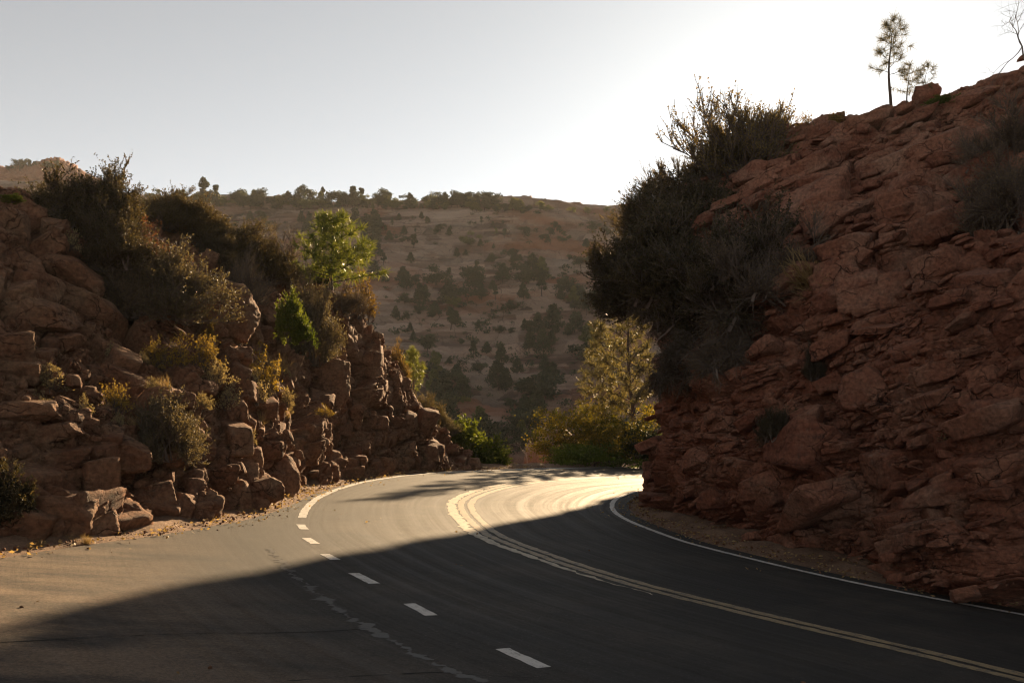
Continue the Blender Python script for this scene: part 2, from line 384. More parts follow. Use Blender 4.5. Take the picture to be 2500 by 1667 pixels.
sgap = np.ones(len(YEL), bool)
g1 = np.hypot(YEL[:, 0]-GP(1832, 1488)[0], YEL[:, 1]-GP(1832, 1488)[1]) < 0.16; sgap[g1] = False
obj('centre_line', strip(YEL-yn*0.115, 0.075, 0.004, 0.035, 8, sgap), M['yellow'], label='worn yellow centre line, the inner of the pair, broken once', kind='structure')
yd = YEL[:, 1]
gh = (yd > 13.0) & (yd < 34)
gi = np.where(gh)[0]
gw = 0.10*np.minimum(1, np.minimum(np.arange(len(gi)), np.arange(len(gi))[::-1])/45.0)
obj('worn_line', strip((YEL+yn*0.33)[gi], gw, 0.004, 0.10, 12), M['ghost'], label='faded ghost of an older centre line beside the yellow pair', kind='structure')
def dash(c0, c1, half):
    C = np.linspace(0, 1, 24)[:, None]*(np.array(c1)-np.array(c0))+np.array(c0)
    return strip(C, half, 0.004, 0.015, int(abs(c0[0])*50)+1)
dash_px = [((733, 1280), (744, 1292)), ((748, 1313), (770, 1327)), ((793, 1352), (819, 1366)), ((864, 1399), (914, 1424)), ((999, 1473), (1054, 1502)), ((1225, 1583), (1328, 1629))]
names = ['nearest the end of the solid line', 'second from the end of the solid line', 'third from the solid line, touching the shadow edge',
         'fourth from the solid line, just inside the shadow', 'fifth from the solid line, deep in the shadow', 'nearest the camera, deep in the shadow']
for (a, b), nm in zip(dash_px, names):
    obj('lane_dash', dash(GP(*a), GP(*b), 0.075), M['white'], label='short white dash across the turn-out, '+nm, kind='structure', group='white dashes across the turn-out')
# repaired cracks
def px_strip(pts, half, lift, jag, seed, step=0.05):
    return strip(path(pts, step=step, sm=3), half, lift, jag, seed)
M['sealed'] = paint_mat('crack_sealant', (0.038, 0.036, 0.032), 0.47, (0.028, 0.027, 0.026))
M['crack'] = plain('crack_dark', (0.012, 0.012, 0.012))
obj('sealed_crack', px_strip([(655, 1338), (672, 1356), (690, 1375), (720, 1405), (765, 1440), (800, 1470), (880, 1520), (960, 1565), (1050, 1615), (1180, 1668)], 0.035, 0.003, 0.15, 21, 0.02), M['sealed'], label='pale ragged sealed crack running across the turn-out', kind='structure')
obj('road_crack', px_strip([(-60, 1569), (120, 1562), (300, 1551), (480, 1545), (640, 1545), (800, 1541), (900, 1533)], 0.005, 0.003, 0.022, 31), M['crack'], label='thin dark crack across the shaded asphalt', kind='structure')
obj('road_crack', px_strip([(700, 1662), (900, 1648), (1080, 1640), (1180, 1648), (1300, 1655)], 0.005, 0.003, 0.022, 32), M['crack'], label='thin dark crack at the bottom edge of the road', kind='structure')

# ------------------------------------------------------------------ ground sheet
def road_dist(XY):
    """signed: <0 on the asphalt"""
    d_in, j = near(XY, INN); ni, _ = left_norm(INN)
    side_in = ((XY-INN[j])*ni[j]).sum(1)                 # >0 towards the road
    d_as, k = near(XY, ASP); na, _ = left_norm(ASP)
    side_as = ((XY-ASP[k])*na[k]).sum(1)                 # >0 outside on the left
    return side_in, side_as, d_in, d_as
def build_ground():
    xs = np.unique(np.r_[np.linspace(-1000, -60, 20), np.linspace(-60, -14, 30), np.arange(-14, 14, 0.09), np.linspace(14, 60, 30), np.linspace(60, 1000, 20)])
    ys = np.unique(np.r_[np.linspace(-300, -5, 14), np.linspace(-5, 8, 26), np.arange(8, 46, 0.11), np.linspace(46, 120, 50), np.linspace(120, 1200, 30)])
    X, Y = np.meshgrid(xs, ys, indexing='ij')
    XY = np.c_[X.ravel(), Y.ravel()]
    z = plane(np.clip(XY[:, 0], -40, 40), np.clip(XY[:, 1], -20, 60))
    near_m = (np.abs(XY[:, 0]) < 60) & (XY[:, 1] > -40) & (XY[:, 1] < 90)
    si = np.full(len(XY), -50.0); sa = np.full(len(XY), 50.0)
    a, b, c, d = road_dist(XY[near_m]); si[near_m] = a; sa[near_m] = b
    n = fbm(np.c_[XY*1.3, np.zeros(len(XY))], 3, 5); n2 = fbm(np.c_[XY*7, np.zeros(len(XY))], 8, 3)
    out = np.maximum(sa, -si-0.42)
    wv = sstep(0.0, 0.7, out)
    zz = z-0.03+wv*(0.05+0.16*n+0.05*n2)+0.06*np.clip(out, 0, 1.5)
    fall = sstep(30, 36, XY[:, 1]+0.35*XY[:, 0])*sstep(0.6, 14, sa)
    zz -= fall*9.0
    far = sstep(90, 200, XY[:, 1]); zz = zz*(1-far)+(-14)*far
    zz += 1.2*sstep(60, 200, np.abs(XY[:, 0]))*n
    me = mesh_np('ground', np.c_[XY, zz], gridq(len(xs), len(ys)))
    return me
def dirt_mat():
    m, t, b = mat('red_dirt')
    g = t.nodes.new('ShaderNodeNewGeometry').outputs['Position']
    n = noise(t, 1.5, 6, 0.65, g); n2 = noise(t, 30, 5, 0.7, g)
    c = ramp(t, [(0.3, (0.11, 0.062, 0.037)), (0.7, (0.235, 0.145, 0.088))], n)
    c = mixc(t, 0.6, c, ramp(t, [(0.35, (0.2, 0.2, 0.2)), (0.65, (0.85, 0.85, 0.85))], n2), 'OVERLAY')
    t.links.new(c, b.inputs['Base Color']); b.inputs['Roughness'].default_value = 0.95
    bump(t, b, mth(t, 'ADD', n2, noise(t, 8, 5, 0.6, g)), 0.8, 0.03)
    return m
M['dirt'] = dirt_mat()
obj('ground', build_ground(), M['dirt'], label='reddish dirt ground and road verge', kind='structure')

# ------------------------------------------------------------------ angular rocks
def unit(a): return a/(np.linalg.norm(a, axis=-1, keepdims=True)+1e-9)
import bmesh
def ico(sub):
    bm = bmesh.new(); bmesh.ops.create_icosphere(bm, subdivisions=sub, radius=1.0)
    V = np.array([v.co[:] for v in bm.verts]); T = np.array([[v.index for v in f.verts] for f in bm.faces]); bm.free(); return V, T
ICO = {k: ico(k) for k in (2, 3, 4, 5, 6)}
def rock_shape(seed, sub=5, size=(1, 1, 1), npl=18, sharp=50.0, rough=0.085, box=0.84, fine=1.0, cut=0.76, wob=0.22):
    """chipped block: smooth minimum of random planes around a box, then bedding and grain"""
    rg = np.random.default_rng(seed); D, T = ICO[sub]
    n = np.r_[np.eye(3), -np.eye(3), unit(rg.normal(size=(npl, 3)))]; n = unit(n+wob*rg.normal(size=n.shape))
    dist = np.r_[np.full(6, box)*(0.8+0.4*rg.random(6)), cut+0.40*rg.random(npl)]
    dp = np.maximum(D@n.T, 1e-4)/dist
    r = 1.0/((dp**sharp).sum(1)**(1/sharp))
    V = D*r[:, None]; q = V*np.array(size)/max(size)
    nz = 0.45*fbm(q*2.2+seed, seed, 4)+0.40*fbm(q*np.array([3, 3, 14])+seed, seed+5, 3)+0.30*fbm(q*8+seed, seed+8, 5, 0.6)*fine
    return V*np.array(size)*(1+rough*2.2*nz)[:, None], T
def boulder_mesh(seed, sub=5, size=(1, 1, 1), **kw):
    V, T = rock_shape(seed, sub, size, **kw)
    me = mesh_np('boulder', V, None, True, T)
    c = np.random.default_rng(seed).random(3); attr(me, 'rock', np.repeat(c[None], len(V), 0)); return me
LIB = [rock_shape(900+k, 4, (1, 1, 1), npl=6+k % 7, sharp=60, rough=0.05, box=0.86, cut=0.90, wob=0.13) for k in range(16)]
LIBT = [rock_shape(980+k, 2, (1, 1, 1), npl=5+k % 4, sharp=60, rough=0.045, box=0.86, cut=0.90, wob=0.13) for k in range(12)]
LIBS = [rock_shape(950+k, 3, (1, 1, 1), npl=6+k % 6, sharp=60, rough=0.045, box=0.86, cut=0.90, wob=0.13) for k in range(12)]
def slabs(S, N, V, count, seed, tilt, size, flat, proud=0.30, jit=0.16, cell=(26, 15), grow=lambda p: 1.0, lean=0.0):
    """angular blocks bedded in the rock face: verts, tris, colour"""
    rg = np.random.default_rng(seed); nu, nv = S.shape[:2]
    px, py = proj(S.reshape(-1, 3)); px = px.reshape(nu, nv); py = py.reshape(nu, nv)
    ok = (px > -150) & (px < 2620) & (py > -80) & (py < 1520); ok[:, -14:] = False
    I = np.argwhere(ok); pick = I[rg.integers(0, len(I), count*3)]
    # thin out evenly on the picture scale of the face
    R = np.array(Euler((tilt[0], tilt[1], 0)).to_matrix()); zs = R[:, 2]
    OV = []; OT = []; OC = []; n0 = 0; cells = {}; used = 0
    for i, j in pick:
        if used >= count: break
        L = size(rg); key = (int(px[i, j]/cell[0]), int(py[i, j]/cell[1]))
        if cells.get(key, 0) >= 1: continue
        if j > nv-58: continue                                   # none on the hidden back of the ridge
        cells[key] = 1; used += 1
        n = N[i, j]; d = S[i, j, 1]; L *= grow(S[i, j]); n0v = n; n = unit(n+np.array([0, lean, 0]))
        lib = LIB if L*F/d > 75 else LIBS if L*F/d > 26 else LIBT
        sv, st = lib[rg.integers(len(lib))]
        z = unit(zs+jit*rg.normal(size=3)); y = unit(n-z*(n@z)); x = np.cross(y, z)
        a = jit*1.6*rg.normal(); x, y = x*math.cos(a)+y*math.sin(a), y*math.cos(a)-x*math.sin(a)
        fl = flat(rg); dp = 0.5*L*(0.5+0.4*rg.random())
        sc_ = np.array([0.5*L, dp, 0.5*L*fl])
        c = V[i*nv+j]-n0v*dp*(1-proud*(0.5+rg.random()))
        W = c+(sv*sc_)@np.stack([x, y, z])
        OV.append(W); OT.append(st+n0); n0 += len(W); OC.append(np.repeat(rg.random(3)[None], len(W), 0))
    return np.concatenate(OV), np.concatenate(OT), np.concatenate(OC)
# ------------------------------------------------------------------ rock cliffs
SURF = {}
def rock_disp(p, tilt, scales, amps, seed, flat=0.38, rnd=0.5, crk=0.3, bias=0.0):
    """blocky bedded rock: offsets along the normal from nested cells, each a tilted facet"""
    rx, ry = tilt
    R = np.array(Euler((rx, ry, 0)).to_matrix())
    q = p@R                                                # strata frame
    q = q+np.c_[fbm(p*0.5, seed, 3), fbm(p*0.5, seed+5, 3), fbm(p*0.6, seed+9, 3)]*0.45
    d = np.zeros(len(p), np.float32); cols = []
    for k, (s, a) in enumerate(zip(scales, amps)):
        fl = flat[k] if isinstance(flat, tuple) else flat
        qq = q/np.array([s, s, s*fl])
        qq = qq+0.30*np.c_[vnoise(qq*1.5, seed+40+k), vnoise(qq*1.5, seed+50+k), vnoise(qq*1.5, seed+60+k)]
        f1, f2, r, v = voro(qq, seed+100*k)
        til = (r[1]-0.5)*v[:, 0]*1.3+(r[2]-0.5-bias)*v[:, 1]*1.3+(0.2+0.6*(r[3]-0.3))*v[:, 2]
        e = sstep(0.0, 0.14, f2-f1)
        d += a*((r[0]-0.5)*1.0*(0.5+0.5*e)+til*0.9-rnd*f1*f1-crk*(1-e))
        cols.append(r[3])
    d += amps[0]*0.45*fbm(p*0.8, seed+7, 5)
    bed = vnoise(np.c_[q[:, 0]*0.4, q[:, 1]*0.4, q[:, 2]*6.0], seed+3)
    d += 0.05*bed*min(1, scales[0])+amps[-1]*0.7*fbm(p*7, seed+11, 3)
    return d, cols
def cliff(name, C, cu, cv, tilt, scales, amps, seed, m, label, ampf=None, kind='structure', slab=None, side=1, **kw):
    S = loft(C, cu, cv); N = blur(normals(S)*side, 6)
    N /= np.linalg.norm(N, axis=2, keepdims=True)+1e-9
    p = S.reshape(-1, 3); n = N.reshape(-1, 3)
    d, cols = rock_disp(p, tilt, scales, amps, seed, **kw)
    if ampf is not None: d = d*ampf(p)
    V = p+n*d[:, None]
    tri = None; C3 = np.c_[cols[0], cols[1], cols[-1]]; q4 = gridq(*S.shape[:2])
    if slab:
        sv, st, sc3 = [], [], []
        for sl_ in slab:
            a, b, c = slabs(S, N, V, tilt=tilt, **sl_); st.append(b+len(V)+sum(len(v) for v in sv)); sv.append(a); sc3.append(c)
        V = np.concatenate([V]+sv); C3 = np.concatenate([C3]+sc3); tri = np.concatenate(st)
    me = mesh_np(name, V, q4, True, tri)
    attr(me, 'rock', C3)
    o = obj(name, me, m, label=label, kind=kind)
    SURF[label] = V
    return V
def sec(pts, back, lay=1.0):
    L = [P(q[0], q[1], pts[0][2]+(q[2]-pts[0][2])*lay) for q in pts]; b = L[0]; L = [b+np.array([0, 0, -0.9])+(b-L[1])*0.15]+L
    for dx in back: L.append(L[-1]+np.array(dx))
    return L
bk = [(-2.2, 1.2, 0.25), (-7, 3.5, 0.3), (-16, 7, -1.0)]
def secw(pts, back):
    L = [np.array(p, float) for p in pts]; L = [L[0]+np.array([0, 0, -0.9])]+L
    for dx in back: L.append(L[-1]+np.array(dx))
    return L
LC = [
 secw([(-9.6, -9, 0.4), (-10.0, -8.8, 3.0), (-11.2, -8.2, 5.6), (-13, -7.0, 8.2)], bk),
 secw([(-8.2, 4.5, 0.5), (-8.6, 4.7, 3.0), (-9.7, 5.4, 5.5), (-11.5, 6.6, 8.2)], bk),
 sec([(-420, 1440, 11.0), (-400, 1100, 11.6), (-380, 800, 13.0), (-370, 470, 15.2)], bk, 1.5),
 sec([(-170, 1368, 12.9), (-150, 1080, 13.5), (-130, 760, 15.0), (-120, 480, 16.8)], bk, 1.5),
 sec([(10, 1328, 14.0), (25, 1060, 14.6), (45, 760, 16.0), (60, 492, 17.8)], bk, 1.5),
 sec([(235, 1306, 15.1), (250, 1040, 15.9), (225, 740, 18.0), (200, 530, 20.3)], bk, 1.5),
 sec([(430, 1275, 17.0), (440, 1020, 18.0), (400, 760, 20.0), (345, 540, 23.0)], bk, 1.5),
 sec([(540, 1258, 18.7), (560, 1010, 19.9), (540, 780, 21.8), (470, 575, 25.0)], bk, 1.5),
 sec([(645, 1225, 21.2), (660, 1010, 22.4), (640, 800, 24.2), (600, 640, 27.0)], bk, 1.5),
 sec([(740, 1195, 24.3), (755, 1000, 25.4), (745, 830, 26.8), (735, 690, 29.2)], bk, 1.5),
 sec([(830, 1172, 28.0), (840, 1000, 28.8), (835, 850, 29.8), (815, 706, 31.4)], bk, 1.5),
 sec([(915, 1161, 30.6), (920, 1020, 31.3), (920, 910, 32.0), (910, 800, 33.2)], [(-2, 1.2, 0.0), (-7, 3.5, -0.5), (-16, 7, -2)], 1.4),
 sec([(1000, 1154, 32.8), (1003, 1070, 33.4), (1000, 1000, 34.0), (985, 930, 35.0)], [(-1.5, 2.2, -0.4), (-5, 4, -2), (-12, 7, -6)]),
 sec([(1085, 1148.5, 35.0), (1080, 1110, 35.4), (1070, 1075, 35.9), (1050, 1035, 36.6)], [(-1, 2.2, -0.6), (-4, 4, -3), (-10, 7, -7)]),
 sec([(1165, 1146, 36.8), (1160, 1136, 37.1), (1150, 1124, 37.4), (1135, 1112, 38.0)], [(-0.6, 2, -1), (-3, 4, -4), (-8, 7, -8)]),
]
VL = cliff('rock_cliff', LC, [20, 40, 60, 90, 140, 130, 90, 80, 80, 70, 60, 60, 60, 50], [20, 170, 180, 170, 40, 16, 8], (0.06, 0.16), (1.6, 0.72, 0.27), (0.46, 0.20, 0.04), 11, M['rock_left'],
           'rugged brown sandstone road cut left of the road, with ledges and rubble', flat=(0.6, 0.62, 0.7), rnd=0.2, crk=0.35, bias=0.55,
           slab=[dict(count=420, seed=1, size=lambda g: 0.30+0.75*g.random()**2, flat=lambda g: 0.45+0.4*g.random(), proud=0.55, jit=0.2, lean=0.22),
                 dict(count=1100, seed=2, size=lambda g: 0.14+0.24*g.random()**2, flat=lambda g: 0.5+0.4*g.random(), proud=0.72, jit=0.26, cell=(20, 14), lean=0.22),
                 dict(count=2600, seed=6, size=lambda g: 0.06+0.12*g.random()**2, flat=lambda g: 0.5+0.4*g.random(), proud=1.0, jit=0.32, cell=(11, 9), lean=0.22)])
bkr = [(0.9, 2.6, -0.15), (2.2, 4.5, -2.2), (3.0, 4.5, -11)]
RCN = [
 secw([(19.5, -10, -1.3), (20.1, -9.8, 1.8), (20.8, -9.5, 4.2), (22.3, -8.7, 7.4), (25, -7, 10.4), (28.5, -4.5, 13)], bkr),
 secw([(14.0, 1.5, -0.8), (14.6, 1.7, 2.2), (15.3, 2.0, 4.5), (16.8, 2.8, 7.5), (19.5, 4.5, 10.5), (23, 7, 13)], bkr),
 secw([(9.2, 10.2, -0.3), (9.7, 10.4, 2.5), (10.3, 10.8, 4.6), (11.8, 12.0, 7.6), (14.5, 15.5, 10.5), (17.5, 20.5, 13)], bkr),
 sec([(2500, 1483, 13.6), (2490, 1230, 14.0), (2490, 920, 14.9), (2500, 560, 17.5), (2500, 330, 22.5), (2500, 165, 27)], bkr),
 sec([(2260, 1420, 15.5), (2250, 1200, 16.0), (2250, 920, 17.0), (2255, 590, 19.7), (2260, 400, 24.5), (2265, 236, 29)], bkr),
 sec([(2040, 1362, 17.7), (2030, 1180, 18.2), (2030, 920, 19.2), (2030, 620, 21.8), (2040, 440, 26), (2060, 290, 30.3)], bkr),
 sec([(1840, 1313, 20.0), (1830, 1150, 20.4), (1830, 920, 21.3), (1835, 650, 23.6), (1865, 480, 27.2), (1925, 338, 31)], bkr),
 sec([(1690, 1272, 22.6), (1690, 1130, 22.9), (1690, 920, 23.6), (1700, 700, 25.2), (1740, 545, 28.2), (1790, 427, 31.2)], bkr),
 sec([(1618, 1246, 25.0), (1628, 1110, 25.3), (1636, 920, 26.0), (1650, 720, 27.3), (1685, 560, 29.2), (1722, 470, 31.2)], bkr),
 sec([(1608, 1208, 28.4), (1622, 1090, 28.7), (1632, 920, 29.2), (1642, 740, 29.8), (1665, 600, 30.8), (1690, 510, 32.0)], [(0.9, 2.0, -.3), (2.2, 3.0, -2.2), (3.0, 3, -9)]),
 sec([(1665, 1175, 32.5), (1675, 1080, 32.6), (1680, 920, 32.8), (1685, 740, 33.0), (1700, 620, 33.4), (1715, 540, 34.0)], [(0.8, .8, -.3), (2.2, 1.0, -1.2), (3.0, 1, -7)]),
 sec([(1740, 1150, 38.0), (1745, 1080, 38.0), (1748, 920, 38.0), (1750, 760, 37.6), (1758, 640, 37.3), (1770, 560, 37.0)], [(0.8, -.4, -.1), (2.2, -1, 0), (3.0, -1, -3)]),
]
for k_, row in enumerate(RCN[3:8]):                            # bring the foot of the wall up to the road edge
    for j_, o_ in ((0, .5), (1, .5), (2, .42), (3, .30), (4, .15)):
        row[j_] = row[j_]-np.array([.97, .23, 0])*o_*(1.0 if k_ < 3 else 0.6)
def RG(p):                                               # thinner beds low and near, small blocks at the nose
    return min(1.0, max(0.5, p[1]/27.0))*(0.7+0.3*min(1, max(0, p[2]/7.0)))*(0.62 if p[0] < 5.2 else 1.0)*(0.55 if p[2] > 10.8 else 1.0)
VR = cliff('rock_cliff', RCN, [24, 40, 110, 190, 190, 180, 160, 140, 90, 50, 24], [16, 130, 150, 170, 200, 190, 50, 16, 10], (-0.20, -0.17), (2.3, 1.05, 0.42), (0.60, 0.26, 0.03), 31, M['rock_right'],
           'tall red layered sandstone cliff right of the road, in shade', flat=(0.40, 0.34, 0.34), rnd=0.15, crk=0.28, side=-1,
           slab=[dict(count=70, seed=7, size=lambda g: 1.3+1.5*g.random()**1.5, flat=lambda g: 0.32+0.3*g.random(), proud=0.95, jit=0.16, cell=(95, 75), grow=lambda p: min(1.0, max(0.55, p[1]/26.0))*(0.5 if p[0] < 5.4 else 1.0)*(0.3 if p[2] > 7.2 else 1.0)),
                 dict(count=520, seed=3, size=lambda g: 0.45+1.25*g.random()**2.2, flat=lambda g: 0.16+0.30*g.random()**1.6, proud=1.35, jit=0.15, grow=RG),
                 dict(count=5200, seed=5, size=lambda g: 0.10+0.20*g.random()**2, flat=lambda g: 0.2+0.4*g.random(), proud=1.15, jit=0.28, cell=(12, 7), grow=RG),
                 dict(count=2800, seed=4, size=lambda g: 0.20+0.42*g.random()**2, flat=lambda g: 0.18+0.34*g.random(), proud=1.4, jit=0.2, cell=(18, 9), grow=RG)])
# bluff farther up the road: hidden behind the red cliff, its edge throws the shadow over the foreground
def build_bluff():
    cols = [
     [(1960, 1120, 66), (1960, 900, 66), (1958, 700, 66), (1948, 570, 66), (1930, 480, 66), (1950, 455, 67)],
     [(1800, 1130, 60), (1796, 900, 60), (1790, 670, 60), (1772, 570, 60), (1730, 462, 60), (1742, 428, 62)],
     [(1830, 1130, 57), (1825, 900, 57), (1820, 670, 57.4), (1805, 575, 58), (1780, 455, 59), (1790, 418, 61)],
     [(1950, 1130, 56), (1950, 900, 56), (1950, 670, 56.5), (1950, 540, 57.5), (1950, 400, 59), (1950, 360, 61)],
     [(2150, 1130, 56), (2150, 900, 56), (2150, 670, 56.5), (2150, 500, 57.5), (2150, 400, 59), (2150, 390, 61)],
     [(2600, 1130, 57), (2600, 900, 57), (2600, 670, 57.5), (2600, 500, 58), (2600, 420, 59), (2600, 410, 61)]]
    C = [sec(c, [(4, 6, -0.4), (9, 12, -5), (8, 8, -14)]) for c in cols]
    return C
VB = cliff('rock_bluff', build_bluff(), [30, 30, 30, 30, 30], [8, 24, 26, 20, 20, 10, 8, 8, 8], (0.05, 0.2), (1.6, 0.7, 0.3), (0.45, 0.2, 0.08), 51, M['rock_right'],
           'sandstone bluff behind the red cliff', lambda p: 0.6+0*p[:, 0])

# ------------------------------------------------------------------ far hillside
def build_hill():
    sky_px = [(-900, 430), (-400, 430), (-100, 440), (120, 448), (350, 478), (520, 482), (700, 486), (900, 494), (1050, 492), (1200, 492), (1330, 503), (1400, 508), (1460, 512), (1540, 506), (1650, 490), (1850, 480), (2150, 480), (2700, 470), (3400, 450)]
    C = []
    for x, y in sky_px:
        k = (x-1250)/2430.0
        rows = []
        for f, d in ((-0.30, 78), (0.0, 92), (0.16, 112), (0.33, 140), (0.5, 172), (0.68, 212), (0.84, 250), (1.0, 290)):
            rows.append(P(x, 1175+(y-1175)*f, d+6*math.sin(x*0.004+f*7)+4*math.sin(x*0.011+f*3)))
        rows.append(rows[-1]+np.array([k*20, 30, 1.0])); rows.append(rows[-1]+np.array([k*60, 90, -6]))
        C.append(rows)
    S = loft(C, [16, 16, 20, 40, 36, 40, 44, 36, 36, 36, 24, 20, 20, 24, 30, 24, 20, 16], [12, 90, 110, 110, 110, 110, 100, 30, 6])
    N = blur(normals(S), 8); N /= np.linalg.norm(N, axis=2, keepdims=True)+1e-9
    p = S.reshape(-1, 3); n = N.reshape(-1, 3)
    q = p.copy(); q[:, 2] += 0.10*(p[:, 0]-20)*sstep(0, 60, p[:, 0])+5*fbm(p*0.02, 3, 3)     # bedding sags to the right
    f1, f2, r, v = voro(q/np.array([14, 14, 6.0]), 71)
    g1, g2, r2, v2 = voro(q/np.array([4.5, 4.5, 1.6]), 72)
    d = 4.0*fbm(p*0.025, 5, 4)+2.2*((r[0]-0.5)+0.9*(r[1]-.5)*v[:, 0]+0.5*v[:, 2])*sstep(0, .3, f2-f1)+0.8*((r2[0]-.5)+0.6*v2[:, 2])
    bed = vnoise(np.c_[q[:, 0]*0.03, q[:, 1]*0.03, q[:, 2]*0.8], 77); bed2 = vnoise(np.c_[q[:, 0]*0.06, q[:, 1]*0.06, q[:, 2]*2.2], 78)
    d += 1.6*bed+0.6*bed2
    for th, am, sd in ((2.6, 1.5, 5), (0.95, 0.5, 6)):                    # ledges: each bed juts out at its top and is undercut below
        st_ = q[:, 2]/th+2.2*fbm(np.c_[q[:, 0]*0.02, q[:, 1]*0.02, q[:, 2]*0.05], 80+sd, 3)
        fr = st_-np.floor(st_); hh = h3(np.floor(st_).astype(np.int64), np.floor(q[:, 0]/17+sd).astype(np.int64), np.zeros(len(q), np.int64), sd)
        d += am*(0.35+0.9*hh)*(fr**1.5-0.4)*sstep(1.0, 0.90, fr)
    fade = sstep(0.0, 1.0, np.minimum(1, (300-p[:, 1])/30.0+0.35))
    V = p+n*(d*fade)[:, None]
    me = mesh_np('hill', V, gridq(*S.shape[:2]))
    attr(me, 'rock', np.c_[r[3], r2[3], r2[2]])
    return me, V
HL, VH = build_hill()
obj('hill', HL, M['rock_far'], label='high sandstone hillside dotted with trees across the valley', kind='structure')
# red mesa rim at the far left
mesa = [[P(x, yb+180, 380), P(x, yb, 386), P(x, (yb+yt)/2, 388), P(x, yt, 391), P(x, yt-4, 420), P(x, yt+40, 560)] for x, yb, yt in
        ((-700, 500, 405), (-400, 500, 402), (-150, 500, 408), (0, 502, 412), (60, 500, 414), (110, 500, 404), (160, 505, 408), (230, 520, 440), (330, 540, 500))]
VM = cliff('mesa', mesa, [20, 30, 40, 30, 30, 30, 30, 20], [10, 40, 40, 20, 4], (0, 0), (16, 7, 3), (2.2, 1.2, 0.6), 91, M['rock_right'], 'far red cliff band at the left edge of the skyline')

# ------------------------------------------------------------------ haze
def build_haze():
    m = bpy.data.materials.new('haze_air'); m.use_nodes = True; t = m.node_tree
    for n in list(t.nodes):
        if n.type != 'OUTPUT_MATERIAL': t.nodes.remove(n)
    out = [n for n in t.nodes if n.type == 'OUTPUT_MATERIAL'][0]
    v = t.nodes.new('ShaderNodeVolumePrincipled'); v.inputs['Color'].default_value = (1.0, 0.97, 0.92, 1)
    v.inputs['Density'].default_value = 0.00017; v.inputs['Anisotropy'].default_value = 0.1
    t.links.new(v.outputs[0], out.inputs['Volume'])
    x0, x1, y0, y1, z0, z1 = -1010, 1010, -310, 1210, -24, 125
    V = [(x, y, z) for x in (x0, x1) for y in (y0, y1) for z in (z0, z1)]
    me = mesh_np('haze', V, [(0, 1, 3, 2), (4, 6, 7, 5), (0, 4, 5, 1), (2, 3, 7, 6), (0, 2, 6, 4), (1, 5, 7, 3)], False)
    obj('haze', me, m, kind='stuff', label='thin golden haze in the valley air')
build_haze()

# ------------------------------------------------------------------ plants: generators (numpy) and placing
def unit(a): return a/(np.linalg.norm(a, axis=-1, keepdims=True)+1e-9)
def rdir(rg, n): return unit(rg.normal(size=(n, 3)))
class Rib:
    """many thin ribbons / leaf quads collected into one mesh"""
    def __init__(s): s.V = []; s.F = []; s.A = []; s.n = 0
    def quads(s, V, val):
        k = len(V); s.V.append(V.reshape(-1, 3)); s.F.append(s.n+np.arange(k*4).reshape(k, 4)); s.A.append(np.repeat(val, 4)); s.n += 4*k
    def ribbon(s, P0, P1, w0, w1, rg, val=None):
        k = len(P0); d = unit(P1-P0); u = unit(np.cross(d, rdir(rg, k)))
        w0 = np.broadcast_to(np.asarray(w0, float), (k,))[:, None]; w1 = np.broadcast_to(np.asarray(w1, float), (k,))[:, None]
        s.quads(np.stack([P0-u*w0, P0+u*w0, P1+u*w1, P1-u*w1], 1), rg.random(k) if val is None else val)
    def leaf(s, C, D, ln, wd, rg, val=None):
        """pointed leaves: a quad as a diamond"""
        k = len(C); u = unit(np.cross(D, rdir(rg, k)))
        ln = np.broadcast_to(np.asarray(ln, float), (k,))[:, None]; wd = np.broadcast_to(np.asarray(wd, float), (k,))[:, None]
        s.quads(np.stack([C, C+D*ln*.45+u*wd, C+D*ln, C+D*ln*.45-u*wd], 1), rg.random(k) if val is None else val)
    def mesh(s, name):
        me = mesh_np(name, np.concatenate(s.V), np.concatenate(s.F), False)
        a = np.concatenate(s.A); attr(me, 'leaf', np.repeat(a[:, None], 3, 1)); return me
def tubes(segs, sides=5):
    """segs: list of (points (k,3), radii (k,)) -> one mesh of tapered tubes"""
    V = []; Q = []; n = 0
    for Pp, R in segs:
        Pp = np.asarray(Pp, float); R = np.asarray(R, float); k = len(Pp)
        T = unit(np.gradient(Pp, axis=0)); ref = np.array([0.31, 0.17, 0.93]) if abs(T[0] @ np.array([0.31, 0.17, 0.93])) < .9 else np.array([1.0, 0, 0])
        U = unit(np.cross(T, ref)); W = np.cross(T, U)
        a = np.arange(sides)/sides*2*math.pi
        ring = Pp[:, None]+R[:, None, None]*(U[:, None]*np.cos(a)[None, :, None]+W[:, None]*np.sin(a)[None, :, None])
        V.append(ring.reshape(-1, 3))
        i = np.arange(k-1)[:, None]*sides; j = np.arange(sides)[None]; j2 = (j+1) % sides
        Q.append(n+np.stack([i+j, i+j2, i+sides+j2, i+sides+j], -1).reshape(-1, 4)); n += k*sides
    return mesh_np('tubes', np.concatenate(V), np.concatenate(Q))
def curve_pts(p0, d0, ln, bend, k=6):
    t = np.linspace(0, 1, k)[:, None]; return p0+d0*ln*t+bend*ln*t*t
